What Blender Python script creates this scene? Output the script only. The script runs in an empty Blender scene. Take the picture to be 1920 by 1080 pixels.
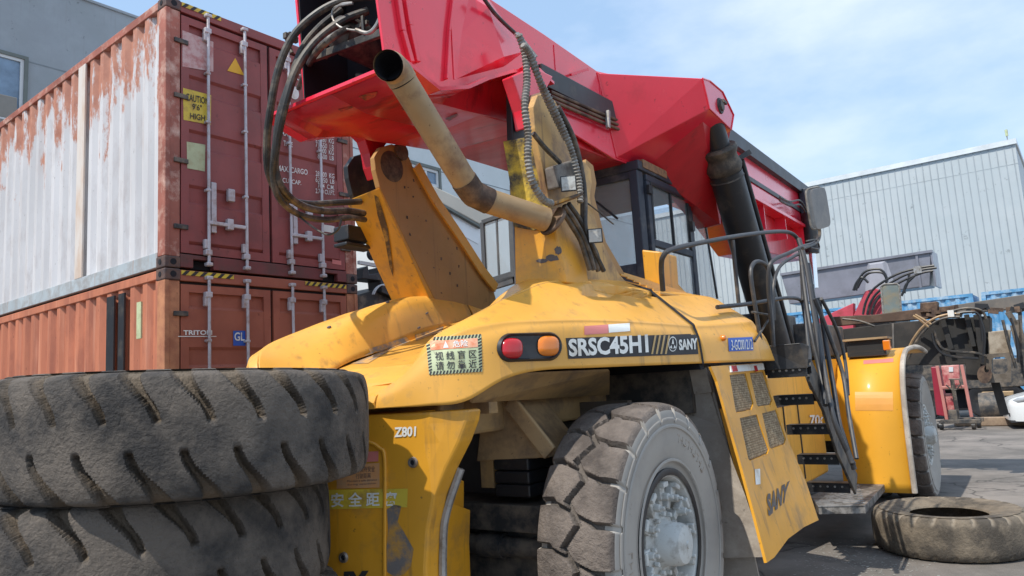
import bpy, bmesh, math, random
from mathutils import Vector, Matrix
from mathutils.bvhtree import BVHTree
from mathutils.geometry import tessellate_polygon
random.seed(7)
PI = math.pi
scn = bpy.context.scene
col = scn.collection

# ------------------------------------------------------------------ camera
FPX, PITCH, ROLL, EYE = 1367.0, .1343, .05998, 1.76
cp, sp, cr, sr = math.cos(PITCH), math.sin(PITCH), math.cos(ROLL), math.sin(ROLL)
C_F = Vector((0, cp, sp)); _u = Vector((0, -sp, cp)); _r = Vector((1, 0, 0))
C_R = _r*cr - _u*sr; C_U = _u*cr + _r*sr; C_O = Vector((0, 0, EYE))
cd = bpy.data.cameras.new('camera'); cam = bpy.data.objects.new('camera', cd); col.objects.link(cam)
cd.sensor_width = 36; cd.lens = 36*FPX/1920; cd.clip_start = .05; cd.clip_end = 3000
m = Matrix((C_R, C_U, -C_F)).transposed().to_4x4(); m.translation = C_O; cam.matrix_world = m
scn.camera = cam
# ------------------------------------------------------------------ light
SUN_EL, SUN_H = math.radians(56), Vector((-.71, -.70)).normalized()
sd = Vector((SUN_H.x*math.cos(SUN_EL), SUN_H.y*math.cos(SUN_EL), math.sin(SUN_EL)))
ld = bpy.data.lights.new('sun', 'SUN'); ld.energy = 3.6; ld.angle = math.radians(.6); ld.color = (1, .95, .86)
lo = bpy.data.objects.new('sun', ld); col.objects.link(lo); lo.rotation_euler = sd.to_track_quat('Z', 'Y').to_euler()
w = bpy.data.worlds.new('World'); scn.world = w; w.use_nodes = True
nt = w.node_tree; nt.nodes.clear(); N = nt.nodes.new
out = N('ShaderNodeOutputWorld'); bg = N('ShaderNodeBackground'); sky = N('ShaderNodeTexSky')
sky.sky_type = 'NISHITA'; sky.sun_disc = False; sky.sun_elevation = SUN_EL
sky.sun_rotation = math.atan2(SUN_H.x, SUN_H.y); sky.air_density = 1.0; sky.dust_density = .8; sky.ozone_density = 1.5
tc = N('ShaderNodeTexCoord'); mp = N('ShaderNodeMapping'); mp.inputs['Scale'].default_value = (1, 1, 2.2)
nz = N('ShaderNodeTexNoise'); nz.inputs['Scale'].default_value = 2.6; nz.inputs['Detail'].default_value = 7; nz.inputs['Roughness'].default_value = .55
rp = N('ShaderNodeValToRGB'); rp.color_ramp.elements[0].position = .47; rp.color_ramp.elements[1].position = .74
# more cloud towards the +x side of the sky
sx = N('ShaderNodeSeparateXYZ'); mr = N('ShaderNodeMapRange'); mr.inputs['From Min'].default_value = -.25; mr.inputs['From Max'].default_value = .6
mr.inputs['To Min'].default_value = -.20; mr.inputs['To Max'].default_value = .20
ad = N('ShaderNodeMath'); ad.operation = 'ADD'
mx = N('ShaderNodeMix'); mx.data_type = 'RGBA'; mx.inputs[7].default_value = (7.1, 7.7, 8.6, 1)
mh = N('ShaderNodeMix'); mh.data_type = 'RGBA'; mh.inputs[0].default_value = .5; mh.inputs[7].default_value = (4.5, 6.6, 9.3, 1)
ml = N('ShaderNodeMath'); ml.operation = 'MULTIPLY_ADD'; ml.inputs[1].default_value = .60; ml.inputs[2].default_value = .0
L = nt.links.new
L(tc.outputs['Generated'], mp.inputs['Vector']); L(mp.outputs[0], nz.inputs['Vector']); L(tc.outputs['Generated'], sx.inputs[0])
L(sx.outputs['X'], mr.inputs['Value']); L(nz.outputs['Fac'], ad.inputs[0]); L(mr.outputs[0], ad.inputs[1]); L(ad.outputs[0], rp.inputs['Fac'])
L(rp.outputs['Color'], ml.inputs[0]); L(ml.outputs[0], mx.inputs[0]); L(sky.outputs[0], mh.inputs[6]); L(mh.outputs[2], mx.inputs[6]); L(mx.outputs[2], bg.inputs['Color'])
L(bg.outputs[0], out.inputs['Surface']); bg.inputs['Strength'].default_value = .12
scn.view_settings.view_transform = 'Standard'; scn.view_settings.look = 'None'
scn.view_settings.exposure = 0.33; scn.view_settings.gamma = 1
scn.cycles.max_bounces = 8; scn.cycles.transparent_max_bounces = 12

# ------------------------------------------------------------------ frames: metres in a yawed frame, pixels of the survey photograph -> metres on a known plane
class Frame:
    def __init__(s, o, yaw):
        s.o = Vector(o); s.yaw = yaw
        s.ex = Vector((math.cos(yaw), -math.sin(yaw), 0)); s.ey = Vector((math.sin(yaw), math.cos(yaw), 0)); s.ez = Vector((0, 0, 1))
    def loc(s, d): return Vector((d.dot(s.ex), d.dot(s.ey), d.z))
    def ray(s, px, py):
        r = C_F + C_R*((px-960)/FPX) - C_U*((py-540)/FPX)
        return s.loc(C_O - s.o), s.loc(r)
    def p(s, px, py, X=None, Y=None, Z=None):
        a, r = s.ray(px, py)
        i, v = (0, X) if X is not None else (1, Y) if Y is not None else (2, Z)
        return a + r*((v-a[i])/r[i])
    def world(s, v): return s.o + s.ex*v[0] + s.ey*v[1] + s.ez*v[2]
A35 = math.radians(35)
MF = Frame((.865-1.5*math.cos(A35), 4.35+1.5*math.sin(A35), 0), A35)       # the reach stacker: x right, y forward
CF = Frame((-3.443, 7.146, 3.151), math.radians(38.085))                    # container: face plane x=0, y along the doors
P = MF.p

# ------------------------------------------------------------------ mesh building
class MB:
    def __init__(s): s.v = []; s.f = []
    def add(s, vs, fs):
        b = len(s.v); s.v += [Vector(v) for v in vs]; s.f += [tuple(i+b for i in f) for f in fs]; return s
    def box(s, c, d, rot=None):
        c = Vector(c); h = Vector(d)/2
        vs = [Vector((x*h.x, y*h.y, z*h.z)) for x in (-1, 1) for y in (-1, 1) for z in (-1, 1)]
        if rot is not None: vs = [rot @ v for v in vs]
        return s.add([v+c for v in vs], [(0,1,3,2),(4,6,7,5),(0,4,5,1),(2,3,7,6),(0,2,6,4),(1,5,7,3)])
    def bb(s, a, b):
        a = Vector(a); b = Vector(b); return s.box((a+b)/2, [abs(b[i]-a[i]) for i in range(3)])
    def hull(s, A, B):   # two equal-length loops
        n = len(A)
        return s.add(list(A)+list(B), [tuple(range(n-1, -1, -1)), tuple(range(n, 2*n))] + [(i, (i+1) % n, n+(i+1) % n, n+i) for i in range(n)])
    def prism(s, poly, ax, lo, hi):
        def mk(p, t):
            q = list(p); q.insert(ax, t); return Vector(q)
        return s.hull([mk(p, lo) for p in poly], [mk(p, hi) for p in poly])
    def bar(s, a, b, w, h, up=(0, 0, 1)):
        a = Vector(a); b = Vector(b); d = (b-a).normalized(); x = d.cross(Vector(up))
        if x.length < 1e-4: x = d.cross(Vector((0, 1, 0)))
        x.normalize(); y = x.cross(d)
        q = [(-1,-1),(1,-1),(1,1),(-1,1)]
        return s.hull([a+x*i*w/2+y*j*h/2 for i, j in q], [b+x*i*w/2+y*j*h/2 for i, j in q])
    def tube(s, pts, r, seg=8, smooth=4, cap=True, rip=0, ripn=0):
        pts = [Vector(p) for p in pts]
        if smooth and len(pts) > 2: pts = cr_curve(pts, smooth)
        if ripn:   # corrugated sleeve: resample finely
            L_ = [0]
            for i in range(1, len(pts)): L_.append(L_[-1]+(pts[i]-pts[i-1]).length)
            n = int(L_[-1]/ripn*2); q = []
            for k in range(n+1):
                t = L_[-1]*k/n; j = 1
                while j < len(L_)-1 and L_[j] < t: j += 1
                u = (t-L_[j-1])/max(1e-6, L_[j]-L_[j-1]); q.append(pts[j-1].lerp(pts[j], min(1, u)))
            pts = q
        n = len(pts); vs = []; x = None
        for i, p in enumerate(pts):
            d = (pts[min(i+1, n-1)] - pts[max(i-1, 0)]).normalized()
            if x is None:
                x = d.cross(Vector((0, 0, 1)))
                if x.length < .1: x = d.cross(Vector((0, 1, 0)))
            x = (x - d*x.dot(d)).normalized(); y = d.cross(x)
            rr = r(i/(n-1)) if callable(r) else r
            if rip: rr += rip*(1 if i % 2 else -1)
            vs += [p + (x*math.cos(2*PI*k/seg) + y*math.sin(2*PI*k/seg))*rr for k in range(seg)]
        fs = [(i*seg+k, i*seg+(k+1) % seg, (i+1)*seg+(k+1) % seg, (i+1)*seg+k) for i in range(n-1) for k in range(seg)]
        if cap: fs += [tuple(range(seg-1, -1, -1)), tuple((n-1)*seg+k for k in range(seg))]
        return s.add(vs, fs)
    def cyl(s, a, b, r, r2=None, seg=20):
        r2 = r if r2 is None else r2
        return s.tube([a, b], lambda t: r+(r2-r)*t, seg, 0)
    def poly(s, pts, d):   # flat polygon thickened by vector d
        d = Vector(d); return s.hull([Vector(p) for p in pts], [Vector(p)+d for p in pts])
    def lathe(s, prof, axis_o, ax, seg=32):   # prof (radius, along)
        ax = Vector(ax).normalized(); x = ax.cross(Vector((0, 0, 1)))
        if x.length < .1: x = ax.cross(Vector((0, 1, 0)))
        x.normalize(); y = ax.cross(x); o = Vector(axis_o); n = len(prof)
        vs = [o + ax*h + (x*math.cos(2*PI*k/seg)+y*math.sin(2*PI*k/seg))*r for k in range(seg) for r, h in prof]
        fs = [(k*n+i, k*n+i+1, ((k+1) % seg)*n+i+1, ((k+1) % seg)*n+i) for k in range(seg) for i in range(n-1)]
        return s.add(vs, fs)
    def build(s, name, mat, parent=None, bevel=0, smooth=False, solid=0, fix=True, ang=35):
        me = bpy.data.meshes.new(name); me.from_pydata([tuple(v) for v in s.v], [], s.f)
        if fix:
            b = bmesh.new(); b.from_mesh(me); bmesh.ops.recalc_face_normals(b, faces=b.faces); b.to_mesh(me); b.free()
        me.materials.append(mat)
        if smooth: me.polygons.foreach_set('use_smooth', [True]*len(me.polygons)); me.set_sharp_from_angle(angle=math.radians(ang))
        o = bpy.data.objects.new(name, me); col.objects.link(o)
        if parent is not None: o.parent = parent
        if solid: mo = o.modifiers.new('s', 'SOLIDIFY'); mo.thickness = solid; mo.offset = 0
        if bevel: mo = o.modifiers.new('b', 'BEVEL'); mo.width = bevel; mo.segments = 2; mo.limit_method = 'ANGLE'; mo.angle_limit = math.radians(40)
        me.update(); return o
def cr_curve(pts, n):
    o = []
    for i in range(len(pts)-1):
        a = pts[max(i-1, 0)]; b = pts[i]; c = pts[i+1]; d = pts[min(i+2, len(pts)-1)]
        for k in range(n):
            t = k/n; o.append(.5*((2*b)+(c-a)*t+(2*a-5*b+4*c-d)*t*t+(3*b-a-3*c+d)*t**3))
    o.append(pts[-1]); return o
def loft(st, nu, nv, dent=None):
    rows = [cr_curve([Vector(p) for p in s_], nv) for s_ in st]
    cols = [cr_curve([r[j] for r in rows], nu) for j in range(len(rows[0]))]
    n, k = len(cols[0]), len(cols)
    vs = [cols[j][i] for i in range(n) for j in range(k)]
    if dent: vs = [dent(v) for v in vs]
    mb = MB(); mb.add(vs, [(i*k+j, i*k+j+1, (i+1)*k+j+1, (i+1)*k+j) for i in range(n-1) for j in range(k-1)]); return mb
def tag(o, label=None, cat=None, group=None, kind=None):
    if label: o['label'] = label
    if cat: o['category'] = cat
    if group: o['group'] = group
    if kind: o['kind'] = kind
    return o
def empty(name, loc=(0, 0, 0), yaw=0, label=None, cat=None, group=None):
    o = bpy.data.objects.new(name, None); col.objects.link(o); o.location = loc; o.rotation_euler = (0, 0, -yaw); o.empty_display_size = .2
    return tag(o, label, cat, group)
def copy_tree(o, parent=None):
    c = o.copy(); col.objects.link(c); c.parent = parent
    for ch in [x for x in list(bpy.data.objects) if x.parent is o]: copy_tree(ch, c)
    return c

# ------------------------------------------------------------------ materials
def mat(name, c, rough=.6, metal=0, dirt=None, damt=.35, dscale=3., stretch=(1, 1, 1), bump=0, bscale=40., spec=.5, coat=0, var=.12, edge=None, trans=0, emis=0, streak=None):
    m_ = bpy.data.materials.new(name); m_.use_nodes = True; t = m_.node_tree; b = t.nodes['Principled BSDF']; l = t.links.new
    b.inputs['Roughness'].default_value = rough; b.inputs['Metallic'].default_value = metal
    b.inputs['Specular IOR Level'].default_value = spec; b.inputs['Coat Weight'].default_value = coat; b.inputs['Coat Roughness'].default_value = .15
    if trans: b.inputs['Transmission Weight'].default_value = trans
    tcn = t.nodes.new('ShaderNodeTexCoord'); mp_ = t.nodes.new('ShaderNodeMapping'); mp_.inputs['Scale'].default_value = stretch
    l(tcn.outputs['Object'], mp_.inputs['Vector'])
    def noise(sc, det=6, ro=.6):
        n_ = t.nodes.new('ShaderNodeTexNoise'); n_.inputs['Scale'].default_value = sc; n_.inputs['Detail'].default_value = det; n_.inputs['Roughness'].default_value = ro
        l(mp_.outputs[0], n_.inputs['Vector']); return n_
    def mixc(f, a, b_):
        x = t.nodes.new('ShaderNodeMix'); x.data_type = 'RGBA'
        if hasattr(f, 'links') or not isinstance(f, (int, float)): l(f, x.inputs[0])
        else: x.inputs[0].default_value = f
        for q, i in ((a, 6), (b_, 7)):
            if isinstance(q, tuple): x.inputs[i].default_value = (*q[:3], 1)
            else: l(q, x.inputs[i])
        return x.outputs[2]
    def ramp(src, lo_, hi_):
        r_ = t.nodes.new('ShaderNodeMapRange'); r_.inputs['From Min'].default_value = lo_; r_.inputs['From Max'].default_value = hi_; r_.clamp = True
        l(src, r_.inputs['Value']); return r_.outputs[0]
    cc = tuple(c)
    n1 = noise(1.3, 4); cur = mixc(ramp(n1.outputs['Fac'], .35, .65), tuple(x*(1-var) for x in cc), tuple(min(1, x*(1+var)) for x in cc))
    dm = None
    if dirt:
        n2 = noise(dscale, 9, .68); th = .72-damt*.5
        dm = ramp(n2.outputs['Fac'], th-.08, th+.1); cur = mixc(dm, cur, dirt)
        n5 = noise(dscale*7, 5, .7); cur = mixc(ramp(n5.outputs['Fac'], .64, .72), cur, tuple(x*.55 for x in dirt))
    if streak:   # vertical run marks
        mp2 = t.nodes.new('ShaderNodeMapping'); mp2.inputs['Scale'].default_value = (14, 14, .8); l(tcn.outputs['Object'], mp2.inputs['Vector'])
        n3 = t.nodes.new('ShaderNodeTexNoise'); n3.inputs['Scale'].default_value = 1; n3.inputs['Detail'].default_value = 6; l(mp2.outputs[0], n3.inputs['Vector'])
        cur = mixc(ramp(n3.outputs['Fac'], .58, .74), cur, streak)
    l(cur, b.inputs['Base Color'])
    n4 = noise(max(dscale, 4), 6); rr = t.nodes.new('ShaderNodeMapRange'); rr.inputs['To Min'].default_value = max(.03, rough-.12); rr.inputs['To Max'].default_value = min(1, rough+.15)
    l(n4.outputs['Fac'], rr.inputs['Value']); l(rr.outputs[0], b.inputs['Roughness'])
    if bump:
        n6 = noise(bscale, 8, .65); bp = t.nodes.new('ShaderNodeBump'); bp.inputs['Strength'].default_value = bump; bp.inputs['Distance'].default_value = .02
        l(n6.outputs['Fac'], bp.inputs['Height']); l(bp.outputs[0], b.inputs['Normal'])
    if emis: b.inputs['Emission Color'].default_value = (*cc, 1); b.inputs['Emission Strength'].default_value = emis
    return m_
RUST = (.16, .055, .025); GRIME = (.10, .075, .05); DUST = (.30, .25, .19)
M = {}
M['yellow'] = mat('yellow_paint', (.77, .385, .060), .42, dirt=(.48, .27, .08), damt=.12, dscale=5, bump=.04, bscale=9, coat=.15, streak=(.50, .26, .06))
M['yellow_deep'] = mat('deep_yellow_paint', (.70, .325, .022), .42, dirt=(.40, .21, .05), damt=.22, dscale=2.4, bump=.03, bscale=9, coat=.1, streak=(.34, .17, .04))
M['yellow_clean'] = mat('clean_yellow_paint', (.78, .37, .03), .5, spec=.3, dirt=(.6, .3, .05), damt=.05, coat=.12, var=.04)  # fender yellow: purer, with little dirt
M['yellow_worn'] = mat('worn_yellow_paint', (.66, .33, .04), .5, dirt=(.07, .045, .03), damt=.52, dscale=4, bump=.15, bscale=20, streak=(.10, .06, .035))
M['tower_inner'] = mat('shaded_yellow_paint', (.42, .225, .07), .55, dirt=(.12, .06, .03), damt=.02, dscale=5, bump=.06, streak=(.28, .15, .05))  # tower yellow browned: the shade on its side face is put into the colour
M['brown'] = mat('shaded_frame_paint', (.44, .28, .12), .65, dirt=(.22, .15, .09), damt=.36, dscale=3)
M['beige'] = mat('exhaust_paint', (.38, .26, .14), .5, metal=.15, dirt=(.22, .13, .08), damt=.26, dscale=4, bump=.05, var=.2)
M['burnt'] = mat('burnt_steel', (.20, .13, .085), .6, metal=.3, dirt=(.07, .045, .035), damt=.5, dscale=6)
M['red'] = mat('red_paint', (.88, .030, .065), .22, dirt=(.62, .02, .04), damt=.16, dscale=1.5, coat=.5, var=.06, spec=.6)
M['red_dark'] = mat('shaded_red_paint', (.56, .010, .022), .35, dirt=(.22, .01, .014), damt=.16, dscale=3, coat=.3, stretch=(1, 3, 1))  # darker copy of the boom red, shade on the undersides put into the colour
M['black'] = mat('black_paint', (.020, .021, .024), .42, dirt=(.09, .075, .06), damt=.22, dscale=4)
M['blackdusty'] = mat('dusty_black_paint', (.035, .036, .038), .6, dirt=(.16, .13, .10), damt=.42, dscale=5)
M['void'] = mat('interior_black', (.008, .009, .014), .8)
M['navy'] = mat('cab_frame_paint', (.035, .042, .06), .5, dirt=(.12, .12, .12), damt=.22, dscale=4)
M['railpaint'] = mat('handrail_paint', (.045, .046, .05), .45, dirt=(.13, .11, .09), damt=.22, dscale=6)
M['rubberhose'] = mat('hose_rubber', (.034, .032, .03), .5, dirt=(.17, .135, .10), damt=.36, dscale=8)
M['sleeve'] = mat('spiral_sleeve', (.26, .25, .23), .6, dirt=(.12, .10, .08), damt=.4, dscale=12)
M['steel'] = mat('bare_steel', (.42, .41, .40), .45, metal=.6, dirt=(.22, .19, .16), damt=.4, dscale=8)
M['chrome'] = mat('chrome', (.75, .77, .8), .12, metal=1)
M['greydust'] = mat('dusted_grey_rubber', (.52, .46, .39), .9, dirt=(.34, .29, .24), damt=.5, dscale=2.5, bump=.25, bscale=30)
M['hub'] = mat('whitish_hub_paint', (.56, .56, .53), .8, dirt=(.34, .31, .27), damt=.30, dscale=9, bump=.1, bscale=40)
M['sidewall'] = mat('dusty_sidewall_rubber', (.33, .305, .275), .88, dirt=(.38, .35, .31), damt=.5, dscale=2.2, bump=.06, bscale=30)
M['lamp_red'] = mat('red_lens', (.50, .008, .012), .18, coat=.6, var=.03)
M['lamp_amber'] = mat('amber_lens', (.75, .20, .01), .2, coat=.6, var=.03)
M['white'] = mat('white_decal', (.72, .73, .70), .55, dirt=(.5, .45, .38), damt=.25, dscale=6)
M['orange_decal'] = mat('orange_decal', (.72, .17, .06), .55, dirt=(.75, .40, .25), damt=.5, dscale=14, var=.1)
M['green_decal'] = mat('pale_green_decal', (.50, .55, .33), .5, dirt=(.38, .38, .22), damt=.3, dscale=9)
M['grease'] = mat('grease_smear', (.10, .02, .018), .35, dirt=(.5, .03, .04), damt=.4, dscale=18)
M['pink'] = mat('faded_pink_tape', (.62, .20, .18), .5)
M['blue'] = mat('blue_plate', (.025, .10, .45), .4)
M['yellow_tape'] = mat('yellow_tape', (.66, .50, .05), .5, dirt=(.42, .27, .06), damt=.3, dscale=9)
M['ink'] = mat('black_print', (.03, .028, .03), .6)
M['ink_grey'] = mat('grey_print', (.10, .085, .08), .6)
M['scrape'] = mat('scraped_grey_metal', (.17, .15, .14), .7, dirt=(.5, .26, .05), damt=.42, dscale=10, bump=.15)
M['mesh'] = mat('grille_mesh', (.52, .40, .26), .7, dirt=(.28, .20, .12), damt=.5, dscale=30)
M['grating'] = mat('step_grating', (.30, .28, .26), .6, metal=.3, dirt=(.12, .11, .10), damt=.5, dscale=8)
def glass(name, tint=(.75, .82, .86), a=.35, rough=.03):
    m_ = bpy.data.materials.new(name); m_.use_nodes = True; t = m_.node_tree; b = t.nodes['Principled BSDF']
    b.inputs['Base Color'].default_value = (*tint, 1); b.inputs['Roughness'].default_value = rough; b.inputs['Alpha'].default_value = a
    b.inputs['Specular IOR Level'].default_value = .8; return m_
M['glass'] = glass('cab_glass', (.55, .62, .66), .17)
M['glass_black'] = glass('dark_lamp_glass', (.05, .05, .05), .9, .1)
M['glass_dark'] = glass('dusty_glass', (.45, .50, .52), .55, .1)
M['mirror'] = mat('mirror_back', (.13, .125, .12), .35, dirt=(.2, .18, .16), damt=.4, dscale=6, coat=.3)
M['winglass'] = mat('building_glass', (.16, .24, .34), .12, coat=.5, var=.3)

# tread rubber: dust in noise, cracks from stretched noise
def rubber(name, base, dust, amt, crack=.6, cs=22, dust_lo=.42):
    m_ = mat(name, base, .85, dirt=dust, damt=amt, dscale=3.2, bump=crack, bscale=cs, var=.25); return m_
M['tread'] = rubber('cracked_tread_rubber', (.10, .08, .068), (.19, .155, .13), .45, 1.0, 34)
M['tyre_old'] = rubber('weathered_tyre_rubber', (.042, .038, .036), (.15, .125, .103), .48, 1.0, 60)
M['tyre_ground'] = rubber('sunworn_tyre_rubber', (.075, .062, .048), (.20, .16, .115), .42, .6, 40)

# dust that settled in the grooves of a tyre: vertex attribute 'groove' made with the shape
def groove_mat(m_, dustc, strength=1.0):
    t = m_.node_tree; b = t.nodes['Principled BSDF']; src = b.inputs['Base Color'].links[0].from_socket
    at = t.nodes.new('ShaderNodeAttribute'); at.attribute_name = 'groove'
    x = t.nodes.new('ShaderNodeMix'); x.data_type = 'RGBA'; mu = t.nodes.new('ShaderNodeMath'); mu.operation = 'MULTIPLY'; mu.inputs[1].default_value = strength
    t.links.new(at.outputs['Fac'], mu.inputs[0]); t.links.new(mu.outputs[0], x.inputs[0]); t.links.new(src, x.inputs[6]); x.inputs[7].default_value = (*dustc, 1)
    t.links.new(x.outputs[2], b.inputs['Base Color'])
groove_mat(M['tread'], (.10, .09, .08), .5)
groove_mat(M['tyre_old'], (.19, .145, .10), .8)
groove_mat(M['tyre_ground'], (.30, .25, .19), .7)
#@@SECTION
# ------------------------------------------------------------------ ground
def ground_mat():
    m_ = mat('asphalt_yard', (.235, .205, .18), .88, dirt=(.14, .125, .11), damt=.46, dscale=.7, bump=.45, bscale=55, var=.14)
    t = m_.node_tree; b = t.nodes['Principled BSDF']; src = b.inputs['Base Color'].links[0].from_socket; l = t.links.new
    tcn = t.nodes.new('ShaderNodeTexCoord'); nn = t.nodes.new('ShaderNodeTexNoise'); nn.inputs['Scale'].default_value = 1.1; nn.inputs['Detail'].default_value = 5; l(tcn.outputs['Object'], nn.inputs['Vector'])
    va = t.nodes.new('ShaderNodeVectorMath'); va.operation = 'ADD'; l(tcn.outputs['Object'], va.inputs[0]); l(nn.outputs['Color'], va.inputs[1])
    vo = t.nodes.new('ShaderNodeTexVoronoi'); vo.feature = 'DISTANCE_TO_EDGE'; vo.inputs['Scale'].default_value = .34; l(va.outputs[0], vo.inputs['Vector'])
    r1 = t.nodes.new('ShaderNodeMapRange'); r1.inputs['From Min'].default_value = .002; r1.inputs['From Max'].default_value = .008; r1.inputs['To Min'].default_value = .75; r1.inputs['To Max'].default_value = 0; l(vo.outputs['Distance'], r1.inputs['Value'])
    x = t.nodes.new('ShaderNodeMix'); x.data_type = 'RGBA'; l(r1.outputs[0], x.inputs[0]); l(src, x.inputs[6]); x.inputs[7].default_value = (.05, .045, .04, 1)
    n2 = t.nodes.new('ShaderNodeTexNoise'); n2.inputs['Scale'].default_value = .45; n2.inputs['Detail'].default_value = 8; n2.inputs['Roughness'].default_value = .7; l(tcn.outputs['Object'], n2.inputs['Vector'])
    r2 = t.nodes.new('ShaderNodeMapRange'); r2.inputs['From Min'].default_value = .60; r2.inputs['From Max'].default_value = .68; r2.inputs['To Max'].default_value = .6; l(n2.outputs['Fac'], r2.inputs['Value'])
    y = t.nodes.new('ShaderNodeMix'); y.data_type = 'RGBA'; l(r2.outputs[0], y.inputs[0]); l(x.outputs[2], y.inputs[6]); y.inputs[7].default_value = (.085, .075, .068, 1); l(y.outputs[2], b.inputs['Base Color'])
    return m_
g = MB(); g.add([(-400, -400, 0), (400, -400, 0), (400, 400, 0), (-400, 400, 0)], [(0, 1, 2, 3)])
tag(g.build('ground', ground_mat()), kind='structure')
# ------------------------------------------------------------------ tyres
def sstep(a, b, x):
    t = max(0., min(1., (x-a)/(b-a))); return t*t*(3-2*t)
def tyre_mb(R, rb, W_, n, per, gfun, depth, ntread=44, axis=0, crown=.02, jitter=.0, seed=1, squash=0.):
    rnd = random.Random(seed)
    side = [(rb, .34), (rb+.012, .385), (rb+.03, .40), (rb+.05, .405), (rb+.25*(R-rb), .455), (rb+.5*(R-rb), .495), (rb+.72*(R-rb), .50), (rb+.735*(R-rb), .508), (rb+.76*(R-rb), .508), (rb+.775*(R-rb), .50), (R-.084-crown, .493), (R-.060-crown, .489), (R-.036-crown, .480), (R-.016-crown, .466)]
    tread = [(R-.004-crown*abs(2*v/ntread-1)**5, -.45+.9*v/ntread) for v in range(ntread+1)]
    prof = [(r, -w_) for r, w_ in side] + tread + [(r, w_) for r, w_ in side[::-1]]
    inner = [(rb, .34), (rb+.03, .36), (R-.10, .42), (R-.07, .25), (R-.07, -.25), (R-.10, -.42), (rb+.03, -.36)]
    np_ = len(prof); k = np_+len(inner)-1; nth = n*per; mb = MB(); vs = []; gv = []
    for i in range(nth):
        th = 2*PI*i/nth; c, s_ = math.cos(th), math.sin(th)
        for j, (r, w_) in enumerate(prof + inner[1:]):
            gr = 0
            if j < np_ and r > R-.09-crown:
                gr = gfun(i/per, 2*w_, R-r); r = r - depth*gr*(1 if r > R-.05-crown else .55)
                if jitter and gr < .1 and r > R-.03: r += jitter*(math.sin(th*37+w_*31)*math.sin(th*91-w_*17))
            a = w_*W_
            p = (a, r*c, r*s_) if axis == 0 else (r*c, r*s_, a)
            vs.append(p); gv.append(gr)
    fs = [(i*k+j, i*k+(j+1) % k, ((i+1) % nth)*k+(j+1) % k, ((i+1) % nth)*k+j) for i in range(nth) for j in range(k)]
    mb.add(vs, fs); return mb, gv
def tyre_obj(name, mb, gv, mt, parent):
    o = mb.build(name, mt, parent, smooth=True, ang=50)
    a = o.data.attributes.new('groove', 'FLOAT', 'POINT'); a.data.foreach_set('value', gv); return o
def tri(x): x = x % 1; return 4*abs(x-.5)-1
def g_block(s, v, dr):
    W2 = .24; pitch = .283
    c = -.17*tri(s); best = abs(v-c)*W2*.9
    for side in (1, -1):
        if (v-c)*side < -.03: continue
        q = (v-c)*side
        off = .5 if side > 0 else 0.
        bend = .30*max(0, 1-q/.42)*side
        f = (s - off + bend*(1 if side > 0 else 1)*.8) % 1; d = min(f, 1-f)*pitch
        if q > .45 or True: best = min(best, d/(1.25 if q > .3 else 1))
    for side in (1, -1):   # short sipe beyond the shoulder
        pass
    return 1-sstep(.0135, .019, best)
def g_lug(s, v, dr):
    e = abs(v)
    if e < .18: return 0
    off = 0 if v > 0 else .5
    cen = .50*(1-v) + (.12*math.sin(v*5))
    f = (s-off-cen) % 1; d = min(f, 1-f)*.18
    hw = .012+.028*e**3
    cap = sstep(.19, .25, e)
    return (1-sstep(hw*.85, hw*1.15, d))*cap
def g_worn(s, v, dr):
    e = abs(v)
    if e < .62: return 0
    f = (s-(.0 if v > 0 else .5)-.4*v) % 1; d = min(f, 1-f)*.17
    return (1-sstep(.008, .024, d))*sstep(.62, .80, e)
# stack of four old tyres in the left foreground
SC = (-1.494, 3.34)
mb_, gv_ = tyre_mb(.80, .36, .475, 28, 36, g_lug, .052, axis=1, crown=.022)
stack0 = None
labels = ['old tyre lying flat on top of the stack in the left foreground', 'old tyre lying under the topmost tyre of the left foreground stack',
          'old tyre third from the top of the left foreground stack', 'old tyre lying on the ground at the bottom of the left foreground stack']
for i, (dx, dy, a, z) in enumerate([(0, 0, .4, 1.66), (-.21, .05, 1.9, 1.185), (-.16, .05, .9, .711), (-.20, .03, 2.6, .237)]):
    if stack0 is None: o = stack0 = tyre_obj('tyre', mb_, gv_, M['tyre_old'], None)
    else: o = stack0.copy(); col.objects.link(o)
    o.location = (SC[0]+dx, SC[1]+dy, z); o.rotation_euler = (math.radians([.3, -.4, .3, 0][i]), math.radians([1.3, 1.0, 0, 0][i]), a)
    tag(o, labels[i], 'tyre', 'stacked old tyres')
mb_, gv_ = tyre_mb(.675, .33, .38, 26, 12, g_worn, .022, axis=1, ntread=36, crown=.035)
o = tyre_obj('tyre', mb_, gv_, M['tyre_ground'], None); o.location = (4.02, 7.20, .19); o.rotation_euler = (0, 0, .3)
tag(o, 'worn dusty tyre lying alone on the ground beside the front wheel', 'tyre')

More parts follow.
